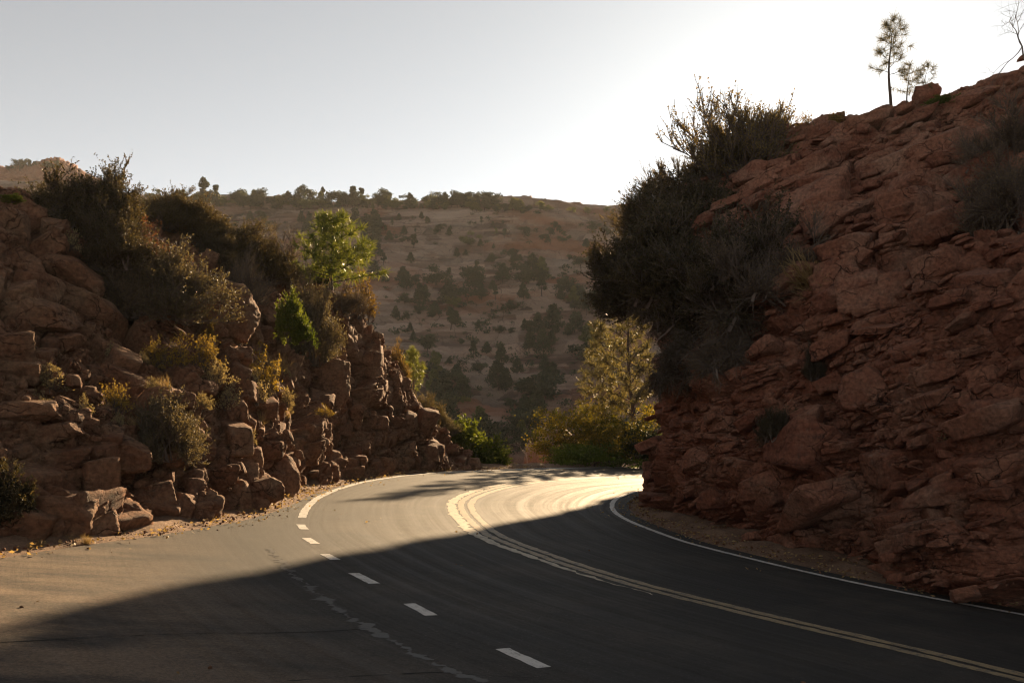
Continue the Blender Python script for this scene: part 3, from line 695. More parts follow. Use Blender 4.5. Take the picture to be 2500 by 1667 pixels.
def make_shrub(seed, n_main=34, n_sub=9, n_twig=8, n_leaf=6, leaf=(0.035, 0.010), up=0.5, spread=1.0, hgt=1.0, twig=0.16, tw=0.004, droop=0.0, tipleaf=False, dome=0.75, roots=0.07):
    """unit shrub about 1 m wide and 1 m tall, root at the origin -> (stem mesh, foliage mesh)"""
    rg = np.random.default_rng(seed); st = Rib(); lf = Rib()
    th = rg.random(n_main)*2*math.pi; el = np.arcsin(np.clip(rg.random(n_main)**0.8, 0.03, 1.0))
    D = np.c_[np.cos(th)*np.cos(el), np.sin(th)*np.cos(el), np.sin(el)]
    rad = (dome+(1-dome)*rg.random(n_main))[:, None]*(1+1.1*fbm(D*1.6+seed*3.1, seed, 3))[:, None]
    tip = D*np.array([0.5*spread, 0.5*spread, hgt])*rad; tip[:, 2] = np.maximum(tip[:, 2], 0.06*hgt)-droop*np.linalg.norm(tip[:, :2], axis=1)
    base = rg.normal(size=(n_main, 3))*np.array([roots, roots, 0.0])+D*np.array([roots, roots, 0])
    mid = base+(tip-base)*0.5+np.c_[np.zeros((n_main, 2)), 0.12*hgt*rg.random(n_main)]+0.11*rg.normal(size=(n_main, 3))
    def bez(a, b, c, t): return a*(1-t)**2+2*b*t*(1-t)+c*t*t
    ts = np.linspace(0, 1, 6)
    for k in range(5): st.ribbon(bez(base, mid, tip, ts[k]), bez(base, mid, tip, ts[k+1]), 0.013*(1-ts[k])+tw, 0.013*(1-ts[k+1])+tw, rg)
    m = np.repeat(np.arange(n_main), n_sub); t = (0.28+0.72*rg.random(len(m)))[:, None]
    p = bez(base[m], mid[m], tip[m], t); tan = unit(2*(1-t)*(mid[m]-base[m])+2*t*(tip[m]-mid[m]))
    d = unit(tan+0.75*rdir(rg, len(m))+np.array([0, 0, up*0.5])); L = ((0.16+0.2*rg.random(len(m)))*np.sqrt(spread*hgt))[:, None]
    q = p+d*L; st.ribbon(p, q, tw*1.3, tw*0.8, rg)
    k = np.repeat(np.arange(len(m)), n_twig); t = (0.15+0.85*rg.random(len(k)))[:, None]
    a = p[k]+(q-p)[k]*t; dd = unit(d[k]+0.7*rdir(rg, len(k))+np.array([0, 0, up])-np.array([0, 0, droop*1.3])); b = a+dd*(twig*(0.5+rg.random(len(k))))[:, None]
    st.ribbon(a, b, tw*0.7, tw*0.35, rg)
    j = np.repeat(np.arange(len(k)), n_leaf)
    t = (0.9+0.15*rg.random(len(j)) if tipleaf else 0.1+0.95*rg.random(len(j)))[:, None]
    c = a[j]+(b-a)[j]*t; ld = unit(dd[j]*0.8+0.9*rdir(rg, len(j)))
    if n_leaf: lf.leaf(c, ld, leaf[0]*(0.6+0.8*rg.random(len(j))), leaf[1]*(0.6+0.8*rg.random(len(j))), rg)
    return st.mesh('stems'), (lf.mesh('foliage') if n_leaf else None)
PROTO = {}
PROTO['twiggy'] = [make_shrub(s, 50, 11, 9, 8, (0.026, 0.0075), 0.8, dome=0.68, roots=0.1) for s in (1, 2, 3)]
PROTO['dense'] = [make_shrub(s, 64, 11, 9, 9, (0.026, 0.009), 0.7, dome=0.6, roots=0.14) for s in (4, 5, 6)]
PROTO['dry'] = [make_shrub(s, 34, 11, 11, 3, (0.022, 0.006), 0.5, twig=0.20, tw=0.0042, dome=0.55, roots=0.2) for s in (7, 8)]
PROTO['hanging'] = [make_shrub(s, 36, 11, 10, 4, (0.026, 0.007), 0.0, twig=0.22, tw=0.004, droop=0.6, dome=0.5, roots=0.22) for s in (9, 10)]
PROTO['leafy'] = [make_shrub(s, 46, 9, 6, 9, (0.060, 0.021), 0.4, dome=0.6) for s in (11, 12)]
PROTO['fan'] = [make_shrub(s, 52, 10, 7, 6, (0.024, 0.007), 1.2, twig=0.13, tw=0.0045, dome=0.8) for s in (13, 14)]
PROTO['rabbit'] = [make_shrub(s, 26, 6, 5, 7, (0.036, 0.012), 1.1, spread=0.9, twig=0.16, tw=0.005, tipleaf=True, dome=0.75) for s in (15, 16, 17)]
PROTO['tuft'] = [make_shrub(s, 90, 2, 2, 0, up=0.8, twig=0.22, tw=0.005, dome=0.6) for s in (18, 19)]
# look-up of the visible rock surface at a pixel of the photograph
ALLV = np.concatenate([VL, VR]); APX, APY = proj(ALLV)
AMIN = (ALLV[:, 1] > 5)
def surf(x, y, r=9, sink=0.0):
    m = AMIN & (np.abs(APX-x) < r) & (np.abs(APY-y) < r)
    if not m.any():
        if r > 200: raise ValueError((x, y))
        return surf(x, y, r*1.8, sink)
    c = ALLV[m]; k = c[:, 1] < c[:, 1].min()+0.7
    return c[k].mean(0)
cnt = {}
def shrub(kind, x, y, wpx, hpx, label, cat='shrub', leaf='leaf_olive', stem='wood', d=None, rot=None, tilt=(0, 0), name='shrub', group=None, depth=1.0, fol='foliage', sink=0.06):
    """x, y: pixel of the root; wpx, hpx: size in pixels"""
    k = cnt.get(kind, 0); cnt[kind] = k+1
    sm, fm = PROTO[kind][k % len(PROTO[kind])]
    p = surf(x, y) if d is None else P(x, y, d)
    W = wpx*p[1]/F; H = hpx*p[1]/F
    r = (k*2.399) % 6.283 if rot is None else rot
    t = thing(name, label, cat, p-np.array([0, 0, sink*H]), (math.radians(tilt[0]), math.radians(tilt[1]), 0), (W, W*depth, H), group)
    s = obj('stems', sm, M[stem], t); s.rotation_euler = (0, 0, r)
    if s.data.materials[0] is not M[stem]: s.material_slots[0].link = 'OBJECT'; s.material_slots[0].material = M[stem]
    if fm:
        f = obj(fol, fm, M[leaf], t); f.rotation_euler = (0, 0, r)
        if f.data.materials[0] is not M[leaf]: f.material_slots[0].link = 'OBJECT'; f.material_slots[0].material = M[leaf]
    return t
# ---- left side
shrub('dense', 150, 585, 190, 165, 'big dark bush at the top left of the skyline, left half', leaf='leaf_dark', d=20.5)
shrub('dense', 262, 585, 175, 165, 'big dark bush against the sky, its taller right half', leaf='leaf_dark', d=21)
shrub('dense', 285, 660, 170, 120, 'shaded lower bush under the big dark bush on the left', leaf='leaf_dark', d=20.2)
shrub('dense', 90, 555, 100, 105, 'dark bush at the outer left end of the skyline bushes', leaf='leaf_dark', d=21)
shrub('twiggy', 300, 690, 150, 150, 'reddish sparse shrub below the big dark bush', leaf='leaf_red')
shrub('twiggy', 395, 775, 230, 190, 'wide tan shrub on the ledge under the reddish shrub', leaf='leaf_grey')
shrub('twiggy', 300, 765, 180, 150, 'shaded grey shrub left of the wide tan shrub', leaf='leaf_dry')
shrub('dry', 360, 700, 150, 110, 'thin red-tipped shrub above the wide tan shrub', leaf='leaf_red')
shrub('dense', 415, 560, 140, 92, 'rounded olive bush on the skyline right of the big dark bush', leaf='leaf_olive', d=26.5)
shrub('dense', 500, 600, 130, 86, 'olive bush stepping down the skyline, second after the big dark bush', leaf='leaf_olive', d=27)
shrub('dense', 580, 645, 160, 110, 'broad olive bush midway down the skyline slope', leaf='leaf_olive', d=27.5)
shrub('dense', 650, 690, 130, 100, 'olive brown bush just left of the young pine', leaf='leaf_olive', d=28.5)
shrub('dense', 530, 670, 110, 80, 'dark shaded bush beneath the broad olive bush', leaf='leaf_dark', d=26)
shrub('dry', 600, 760, 130, 150, 'grey dry shrub hanging below the skyline bushes', leaf='leaf_dry')
shrub('dry', 690, 700, 120, 110, 'thin grey brush at the left foot of the young pine', leaf='leaf_dry', d=29.5)
shrub('twiggy', 765, 880, 120, 185, 'tall grey shrub right of the bright green bush', leaf='leaf_grey')
shrub('leafy', 712, 810, 58, 88, 'bright green leafy bush on the left cliff face', leaf='leaf_lime', d=24.3)
shrub('leafy', 738, 835, 48, 50, 'small green bush under the bright green leafy bush', leaf='leaf_green', d=24.4)
shrub('leafy', 775, 700, 65, 52, 'small green shrub at the foot of the young pine', leaf='leaf_green')
shrub('rabbit', 880, 785, 100, 105, 'yellow-leaved shrub below the young pine', leaf='leaf_gold')
shrub('dry', 850, 770, 90, 80, 'bare brown shrub between pine and yellow-leaved shrub', leaf='leaf_dry')
shrub('rabbit', 170, 622, 55, 56, 'small pale shrub growing on the top slab', leaf='flower_pale')
shrub('leafy', 30, 494, 40, 18, 'lime green sprig on top of the leftmost rock', leaf='leaf_lime', d=18)
RB = 'yellow-flowered bushes on the left slope'
for x, y, wd, h, lf, lb in (
  (372, 898, 66, 70, 'flower_yellow', 'yellow rabbitbrush at the upper left of the flowering patch'),
  (430, 905, 76, 84, 'flower_yellow', 'yellow rabbitbrush in the middle of the flowering patch'),
  (500, 905, 70, 84, 'flower_yellow', 'yellow rabbitbrush at the right of the flowering patch'),
  (522, 945, 66, 70, 'flower_pale', 'pale seeding brush under the yellow rabbitbrush patch'),
  (556, 1005, 52, 74, 'flower_pale', 'white-flowered brush on the rubble slope'),
  (500, 1010, 64, 40, 'flower_pale', 'low pale brush left of the white-flowered brush'),
  (655, 960, 84, 106, 'flower_yellow', 'large yellow rabbitbrush on the cliff under the bright green bush'),
  (622, 985, 66, 74, 'flower_pale', 'pale brush beside the large yellow rabbitbrush'),
  (122, 955, 92, 62, 'flower_pale', 'spreading seed-head brush on the left rocks'),
  (104, 1012, 62, 48, 'flower_pale', 'low seed-head brush under the spreading one'),
  (207, 1040, 42, 66, 'flower_pale', 'narrow pale brush left of the round grey shrub'),
  (278, 1010, 80, 72, 'flower_yellow', 'yellowish brush up and left of the round grey shrub'),
  (800, 1015, 44, 30, 'flower_yellow', 'small yellow tuft on the face of the far left cliff')):
    shrub('rabbit', x, y, wd, h, lb, 'bush', lf, name='rabbitbrush', group=RB, fol='flowers')
shrub('rabbit', 84, 930, 34, 78, 'tall single flowering stalk on the left rocks', 'plant', 'flower_pale', name='flower_stalk', fol='flowers')
shrub('rabbit', 516, 850, 30, 70, 'tall thin yellow stalk above the flowering patch', 'plant', 'flower_yellow', name='flower_stalk', fol='flowers')
rw = np.random.default_rng(41)
for k in range(34):                                            # wisps that catch the sun between the rocks
    x = 240+rw.random()*480; y = 850+rw.random()*270-(x-240)*0.08
    if k % 3: shrub('rabbit', x, y, 22+22*rw.random(), 24+26*rw.random(), 'little pale brush sprouting between the left rocks', 'bush', 'flower_pale', name='small_brush', group='little pale brush between the left rocks', fol='flowers')
    else: shrub('tuft', x, y, 26+20*rw.random(), 22+20*rw.random(), 'dry straw wisp between the left rocks', 'grass', stem='grass_dry', name='grass_tuft', group='dry straw wisps between the left rocks')
shrub('twiggy', 402, 1118, 165, 165, 'round grey-brown shrub low on the left slope', leaf='leaf_grey')
shrub('tuft', 420, 1120, 60, 50, 'dry straw tuft under the round grey-brown shrub', 'grass', name='grass_tuft', stem='grass_dry')
shrub('leafy', 15, 1260, 100, 110, 'dark leafy bush at the bottom left beside the boulder', leaf='leaf_dark')
shrub('rabbit', 45, 1190, 60, 60, 'small flowering brush above the bottom-left dark bush', leaf='flower_pale')
for x, y, wd, h, lb in ((72, 1338, 26, 16, 'leftmost green tuft on the dirt verge'), (98, 1334, 22, 16, 'second green tuft on the dirt verge'),
                       (212, 1326, 40, 24, 'straw tuft at the foot of the pointed rock'), (172, 1322, 30, 16, 'small straw tuft left of the pointed rock')):
    p_ = GP(x, y); shrub('tuft', x, y, wd, h, lb, 'grass', stem='grass_dry', d=p_[1], name='grass_tuft', group='grass tufts on the verge')
shrub('twiggy', 968, 945, 60, 92, 'golden shrub on the far end of the left cliff', leaf='leaf_gold', d=36)
shrub('dense', 1040, 1060, 95, 100, 'rounded olive shrub at the far end of the left cliff', leaf='leaf_olive', d=38)
shrub('dense', 1075, 1062, 70, 62, 'small olive shrub right of the rounded olive shrub', leaf='leaf_grey', d=38)
shrub('tuft', 1010, 1045, 52, 50, 'pale dry grass clump, upper one at the far cliff end', 'grass', stem='grass_dry', name='grass_tuft', d=35.4)
shrub('tuft', 1045, 1085, 60, 52, 'pale dry grass clump, lower one at the far cliff end', 'grass', stem='grass_dry', name='grass_tuft', d=36.6)
shrub('rabbit', 1108, 1118, 44, 34, 'small orange bush beside the bright green roadside bush', leaf='leaf_red', d=37.6)
shrub('leafy', 1110, 1112, 70, 66, 'bright green roadside bush, left lobe', leaf='leaf_lime', d=39)
shrub('leafy', 1150, 1145, 120, 104, 'bright green roadside bush at the outside of the curve', leaf='leaf_lime', d=39.5)
shrub('leafy', 1205, 1147, 70, 56, 'bright green roadside bush, low right lobe', leaf='leaf_lime', d=39.8)
# ---- right side
shrub('dense', 1560, 745, 170, 150, 'dark bush overhanging the nose of the red cliff, leftmost', leaf='leaf_dark', d=29.0, tilt=(0, -35))
shrub('dense', 1630, 600, 170, 150, 'dark bush on the upper edge of the red cliff nose', leaf='leaf_dark', d=30.0, tilt=(0, -12))
shrub('dense', 1690, 580, 210, 150, 'greyish bush below the top shrub of the red cliff', leaf='leaf_dark', d=28.6)
shrub('dense', 1640, 720, 240, 190, 'dark bush in the middle of the red cliff vegetation', leaf='leaf_dark', tilt=(15, -10))
shrub('hanging', 1620, 760, 170, 150, 'dark hanging brush draped down the red cliff nose', leaf='leaf_dark', tilt=(10, -10))
shrub('dense', 1705, 800, 210, 190, 'dark full bush under the middle bush of the red cliff', leaf='leaf_dark', tilt=(20, -5))
shrub('twiggy', 1800, 745, 270, 215, 'wide grey-green shrub at the right of the red cliff vegetation', leaf='leaf_dark', tilt=(15, 0))
shrub('dry', 1850, 720, 220, 160, 'grey dry shrub merging into the red cliff face', leaf='leaf_dry', tilt=(15, 10))
shrub('hanging', 1820, 780, 240, 190, 'tangle of hanging grey twigs under the wide grey-green shrub', leaf='leaf_dry', tilt=(15, 5))
shrub('hanging', 1670, 900, 140, 120, 'lowest dark hanging brush on the red cliff nose', leaf='leaf_dark', tilt=(10, -5))
shrub('hanging', 1770, 890, 170, 120, 'lowest grey hanging twigs on the red cliff', leaf='leaf_dry', tilt=(15, 0))
shrub('tuft', 1985, 690, 120, 110, 'drooping spiky grass tuft right of the grey shrubs', 'grass', stem='grass_dry', name='grass_tuft', tilt=(20, -50))
shrub('fan', 1605, 500, 110, 85, 'golden backlit twigs on the skyline left of the top shrub', leaf='leaf_straw', d=31.0)
shrub('fan', 1575, 560, 110, 90, 'golden backlit twigs at the outer edge of the cliff bushes', leaf='leaf_straw', d=30.2, tilt=(0, -30))
shrub('fan', 1685, 455, 60, 70, 'small backlit twig left of the top shrub', leaf='leaf_straw', d=31.4)
shrub('fan', 1795, 440, 250, 225, 'large fan-shaped shrub against the sky on the red cliff', leaf='leaf_straw', d=29.6)
shrub('dense', 1775, 440, 170, 95, 'leafy base bush under the fan-shaped shrub', leaf='leaf_olive', d=30.2)
shrub('fan', 1895, 370, 110, 95, 'smaller upright shrub right of the fan-shaped shrub', leaf='leaf_straw', d=30.8)
shrub('leafy', 1725, 448, 70, 60, 'small yellow-green bush left of the leafy base bush', leaf='leaf_gold', d=30.8)
shrub('dense', 1992, 925, 54, 70, 'small dark shrub under the spiky grass on the cliff face', leaf='leaf_dark')
shrub('dense', 1888, 1075, 84, 80, 'dark shrub low on the red cliff face', leaf='leaf_dark')
shrub('rabbit', 2325, 1100, 66, 70, 'pale-flowered small bush on the red cliff face', leaf='flower_pale')
shrub('dry', 2470, 560, 210, 200, 'tangled dry brush at the right edge of the red cliff', leaf='leaf_dry', tilt=(10, -10))
shrub('dry', 2440, 400, 180, 120, 'sparse dry brush above the tangled one at the right edge', leaf='leaf_dry', tilt=(10, -10))
shrub('hanging', 2490, 520, 200, 170, 'hanging twigs under the tangled dry brush', leaf='leaf_dry', tilt=(15, 0))
shrub('leafy', 2300, 262, 60, 22, 'low green plant on the sunlit upper ledge', leaf='leaf_green')

# ---- trees with needles
def pine(name, label, base, H, seed, crown_from=0.2, spread=0.42, nb=34, tuft=0.16, nneed=46, lean=0.0, leaf='needle', sparse=1.0, tr=0.022, wid=0.0045, shape=None):
    rg = np.random.default_rng(seed); t = thing(name, label, 'tree', base)
    k = 10; z = np.linspace(0, 1, k)
    tp = np.c_[lean*H*z**2+0.015*H*np.sin(z*7+seed), 0.015*H*np.cos(z*6+seed), z*H]
    obj('trunk', tubes([(tp, tr*H*(1.03-z))], 8), M['bark'], t)
    segs = []; ends = []; dirs = []
    for i in range(nb):
        f = crown_from+(1-crown_from)*(i+rg.random()*0.6)/nb; a = i*2.399+rg.random()*0.6
        c = np.array([np.interp(f, z, tp[:, 0]), np.interp(f, z, tp[:, 1]), f*H])
        prof = shape(f) if shape else (1-f)**0.7*min(1, (f-crown_from)*6+0.55)
        L = H*spread*(prof*(0.75+0.5*rg.random())+0.06)
        d = unit(np.array([math.cos(a), math.sin(a), 0.05+0.55*f+0.2*rg.random()]))
        pts = curve_pts(c, d, L, np.array([0, 0, 0.22*(rg.random()-0.1)]), 5)
        segs.append((pts, tr*H*0.32*np.linspace(1, 0.25, 5)*(1.1-f)))
        for q in np.linspace(0.35, 1.0, max(2, int(L/(tuft*0.8)*sparse))):
            b = c+d*L*q
            for s in range(2 if q < 0.95 else 1):
                sd = unit(d+0.9*rg.normal(size=3)*(0.7 if q < .95 else .3)+np.array([0, 0, .25])); e = b+sd*tuft*(0.3+1.2*rg.random())*(1.0 if q < .95 else .3)
                segs.append((np.stack([b, e]), np.array([0.006*H/3, 0.003*H/3]))); ends.append(e); dirs.append(sd)
    obj('branches', tubes(segs, 4), M['bark'], t)
    E = np.array(ends); D = np.array(dirs); j = np.repeat(np.arange(len(E)), nneed); rb = Rib()
    dd = unit(D[j]*0.55+rdir(rg, len(j))); st = E[j]-D[j]*(rg.random(len(j))*tuft*0.7)[:, None]
    rb.ribbon(st, st+dd*(tuft*(0.6+0.5*rg.random(len(j))))[:, None], wid, wid*0.4, rg)
    obj('crown', rb.mesh('crown'), M[leaf], t)
    return t
d0 = 29.6
pine('pine_tree', 'young bright green pine on top of the left cliff', P(810, 708, d0), 170*d0/F, 3, 0.10, 0.66, 44, 0.25, 34, 0.0, 'needle', 0.62, 0.028, 0.010,
     shape=lambda f: 0.95*(1-f)**0.62+0.05)
pine('pine_tree', 'tall golden backlit pine beyond the road beside the red cliff', P(1545, 1150, 52), 470*52/F, 7, 0.10, 0.27, 60, 0.36, 26, -0.03, 'needle_gold', 0.8, 0.016, 0.017)
pine('pine_tree', 'slender second pine in front of the tall golden one', P(1475, 1120, 56), 330*56/F, 9, 0.2, 0.26, 46, 0.34, 28, -0.04, 'needle_gold', 0.8, 0.016, 0.017)
pine('pine_tree', 'small pale pine beyond the far end of the left cliff', P(1008, 960, 48), 105*48/F, 12, 0.2, 0.42, 26, 0.2, 40, 0, 'needle', 0.9, 0.022, 0.008)
pine('pine_sapling', 'thin tall pine sapling on the ridge right of the sun', P(2172, 262, 30.0), 210*30.5/F, 21, 0.35, 0.34, 16, 0.24, 60, 0.02, 'needle_gold', 0.55, 0.018, 0.004)
pine('pine_sapling', 'short pine sapling right of the tall one on the ridge', P(2215, 268, 30.0), 110*30.5/F, 22, 0.3, 0.35, 8, 0.2, 40, 0.05, 'needle_gold', 0.6, 0.02, 0.004)
pine('pine_sapling', 'leaning pine sapling, rightmost of three on the ridge', P(2245, 262, 29.6), 100*30/F, 23, 0.3, 0.35, 8, 0.2, 40, 0.25, 'needle_gold', 0.6, 0.02, 0.004)
# ---- bare trees
def bare_tree(name, label, base, d0, L0, seed, r0, depth=4, fork=3, wood='deadwood', leaf=None, wob=0.35):
    rg = np.random.default_rng(seed); t = thing(name, label, 'tree', base); segs = []; tips = []
    def grow(p, d, L, r, k):
        n = 5; pts = [p]
        for i in range(n): d = unit(d+wob*0.5*rg.normal(size=3)); pts.append(pts[-1]+d*L/n)
        pts = np.array(pts); segs.append((pts, np.linspace(r, r*0.55, n+1)))
        if k == 0: tips.append(pts); return
        for i in range(fork+(k > 1)):
            q = pts[rg.integers(2, n+1)]; grow(q, unit(d+0.8*rg.normal(size=3)), L*(0.5+0.25*rg.random()), r*0.5, k-1)
    grow(np.zeros(3), unit(np.array(d0, float)), L0, r0, depth)
    obj('trunk', tubes(segs[:1], 7), M[wood], t); obj('branches', tubes(segs[1:], 4), M[wood], t)
    if leaf:
        A = np.concatenate(tips); j = np.repeat(np.arange(len(A)), 6); rb = Rib()
        rb.leaf(A[j]+rg.normal(size=(len(j), 3))*0.05, rdir(rg, len(j)), leaf[1], leaf[1]*0.35, rg); obj('crown', rb.mesh('crown'), M[leaf[0]], t)
    return t
bare_tree('bare_tree', 'bare branched tree at the top right corner', P(2525, 210, 26.5), (-0.35, 0.0, 1), 1.35, 5, 0.03, 4, 3, 'wood')
bare_tree('sapling', 'thin leafless sapling on the ridge just left of the sun', P(2012, 335, 30), (-0.45, 0, 1), 0.7, 8, 0.012, 3, 2, 'wood', ('leaf_gold', 0.04))
bare_tree('sapling', 'cluster of thin stems on the ridge directly under the sun', P(2035, 325, 30), (0.1, 0, 1), 0.4, 18, 0.010, 3, 3, 'wood', ('leaf_gold', 0.04))
bare_tree('dry_stalks', 'tall dry stalks rising left of the young pine', P(700, 640, 28.5), (-0.2, 0, 1), 1.0, 14, 0.010, 2, 2, 'deadwood', ('leaf_dry', 0.03), 0.2)
bare_tree('dry_stalks', 'thin dry stalks farther left of the young pine', P(640, 600, 28), (-0.1, 0, 1), 0.6, 15, 0.008, 2, 2, 'deadwood', ('leaf_dry', 0.03), 0.2)
bare_tree('dead_branches', 'pale dead branches in front of the round rock dome', P(1290, 1150, 47), (-0.2, 0, 1), 1.0, 16, 0.02, 3, 3, 'deadwood')
# ---- oaks with autumn leaves beyond the road
def broadleaf(name, label, base, W, H, seed, leaf, n=9000, ls=0.10, trunk='bark'):
    rg = np.random.default_rng(seed); t = thing(name, label, 'tree', base); segs = []; C = []
    for i in range(16):
        a = rg.random()*6.283; e = np.array([math.cos(a)*W/2*math.sqrt(rg.random()), math.sin(a)*W/2*math.sqrt(rg.random()), H*(0.35+0.6*rg.random())])
        m = e*np.array([.35, .35, .55])+rg.normal(size=3)*0.1*W
        tt = np.linspace(0, 1, 7)[:, None]; segs.append((2*m*tt*(1-tt)+e*tt*tt, 0.012*H*np.linspace(1.6, 0.3, 7)))
        for q in range(7): C.append(e+rg.normal(size=3)*np.array([W, W, H])*0.10)
        C.append(2*m*.21+e*.49)
    obj('trunk', tubes(segs[:3], 6), M[trunk], t); obj('branches', tubes(segs[3:], 5), M[trunk], t)
    C = np.array(C); k = rg.integers(0, len(C), n); sz = (0.04+0.08*rg.random(len(C)))[k][:, None]*np.array([W, W, H*0.8]); rb = Rib()
    pos = C[k]+rg.normal(size=(n, 3))*sz*0.75; val = np.clip(rg.random(len(C))[k]*0.75+0.35*rg.random(n)-0.1, 0, 1)
    pos[:, 2] = np.abs(pos[:, 2])
    rb.leaf(pos, rdir(rg, n), ls*(0.7+0.6*rg.random(n)), ls*0.42, rg, val); obj('crown', rb.mesh('crown'), M[leaf], t)
    return t
broadleaf('oak_tree', 'oak with yellow autumn leaves beside the red cliff, right one', P(1500, 1152, 46), 190*46/F, 150*46/F, 1, 'leaf_yellow')
broadleaf('oak_tree', 'oak with orange and yellow leaves above the rock dome', P(1400, 1155, 47), 190*47/F, 140*47/F, 2, 'leaf_yellow', 6500)
broadleaf('oak_tree', 'low green oak at the road edge below the yellow oaks', P(1450, 1150, 44), 230*44/F, 62*44/F, 3, 'leaf_green', 6000)
broadleaf('oak_tree', 'dark green oak squeezed against the foot of the red cliff', P(1570, 1150, 45), 90*45/F, 110*45/F, 4, 'leaf_far', 4000)

# ------------------------------------------------------------------ loose boulders and slabs
def boulder(label, x, y, wpx, hpx, seed, rot=(0, 0, 0), deep=1.0, embed=0.35, m='rock_left', name='boulder', cat='rock', d=None, group=None, sub=5, **kw):
    p = surf(x, y) if d is None else P(x, y, d)
    W = wpx*p[1]/F/2*1.15; H = hpx*p[1]/F/2*1.15; Dp = min(W, H*1.6)*deep
    me = boulder_mesh(seed, sub, (W, Dp, H), **kw)
    o = obj(name, me, M[m], label=label, cat=cat, group=group)
    o.location = p+np.array([0, 1, 0])*Dp*embed; o.rotation_euler = [math.radians(a) for a in rot]; return o
boulder('upright reddish block with a flat lit side at the top left', 30, 562, 84, 105, 1, (0, 4, 25), 0.9, 0.2)
boulder('grey-topped slab under the upright block at the left edge', 38, 642, 110, 62, 2, (10, 8, 10), 1.0, 0.2)
boulder('long tilted slab with a lit top beside the grey-topped slab', 150, 668, 190, 90, 3, (14, 22, 20), 0.9, 0.3)
boulder('wide rounded slab below the long tilted slab', 165, 735, 200, 92, 4, (8, 20, 15), 0.9, 0.3)
boulder('rounded grey slab at the left edge under the wide slab', 70, 765, 170, 80, 5, (5, 12, 10), 0.9, 0.3)
boulder('flat slab at the left edge, third below the grey-topped slab', 22, 850, 120, 60, 6, (5, 6, 10), 0.9, 0.25)
boulder('thick slab at the left edge beside the tall flowering stalk', 28, 905, 130, 62, 7, (5, 4, 10), 0.9, 0.25)
boulder('long shelf slab at the left edge under the seed-head brush', 40, 1010, 190, 55, 8, (5, -6, 10), 1.0, 0.25)
boulder('wedge slab above the big roadside boulder', 110, 1062, 150, 55, 9, (8, -14, 15), 0.9, 0.3)
boulder('brown tilted block left of the round grey-brown shrub', 120, 1128, 150, 66, 10, (10, -8, 15), 0.9, 0.3)
boulder('big boulder with a lit sloping top beside the road at the left', 128, 1262, 215, 130, 11, (18, 10, 25), 0.8, 0.35)
boulder('small pointed rock at the right foot of the big roadside boulder', 203, 1298, 62, 66, 12, (5, 12, 20), 0.9, 0.2, sub=4)
boulder('smooth dark red block under the skyline bushes', 560, 760, 150, 130, 13, (6, 18, 20), 0.7, 0.45)
boulder('rounded grey boulder left below the round grey-brown shrub', 300, 1110, 140, 84, 14, (8, 8, 20), 0.8, 0.4)
boulder('flat-faced red block high on the far part of the left cliff', 806, 930, 92, 130, 15, (0, 4, 20), 0.6, 0.45)
for k, (x, y, wd, h, lb) in enumerate(((362, 575, 90, 40, 'topmost thin slab of the stack right of the big dark bush'), (400, 598, 100, 38, 'second slab of the stack right of the big dark bush'),
        (372, 622, 80, 46, 'third, thicker slab of the stack right of the big dark bush'), (425, 634, 110, 40, 'rounded slab at the right end of the slab stack'), (450, 668, 140, 50, 'long sloping slab under the slab stack'))):
    boulder(lb, x, y, wd, h, 30+k, (6, 6+4*k, 15), 1.0, 0.2, group='slabs stacked right of the dark bush', name='rock_slab', sub=4)
for k, (x, y, wd, h, lb) in enumerate(((445, 1240, 62, 86, 'pale pillar-shaped rock standing at the verge'), (506, 1245, 58, 62, 'leaning wedge rock right of the pale pillar rock'),
        (548, 1235, 60, 76, 'rounded upright rock beside the leaning wedge rock'), (585, 1225, 70, 84, 'tall lit rock where the verge narrows'), (392, 1262, 76, 42, 'low broken rock left of the pale pillar rock'),
        (700, 1170, 66, 100, 'steep lit rib of rock above the end of the solid white line'), (655, 1195, 60, 66, 'knobbly rock at the verge before the lit rib'), (922, 1153, 44, 24, 'small pale rock at the verge beside the curve'),
        (330, 1268, 60, 36, 'low rock at the verge between boulder and pillar rock'))):
    boulder(lb, x, y, wd, h, 50+k, (4, 10-3*k, 30), 0.9, 0.25, sub=4, name='boulder', group='rocks along the left verge')
# rubble on the left slope
rg = np.random.default_rng(77)
RM = [boulder_mesh(200+k, 3, (1, 0.8, 0.7), npl=7, sharp=16) for k in range(5)]
for k in range(46):
    x = 230+rg.random()*620; yb = np.interp(x, [230, 430, 540, 645, 740, 830], [1300, 1268, 1250, 1220, 1190, 1168]); y = yb-5-(rg.random()**1.7)*150
    try: p = surf(x, y)
    except ValueError: continue
    o = obj('rock_fragment', RM[k % 5], M['rock_left'], label='small angular rock fragment lying on the left rubble slope', cat='rock', group='rock fragments on the left rubble slope')
    r = 0.09+0.16*rg.random()**2; o.location = p+np.array([0.02, 0, 0.02]); o.scale = (r, r, r); o.rotation_euler = rg.random(3)*6
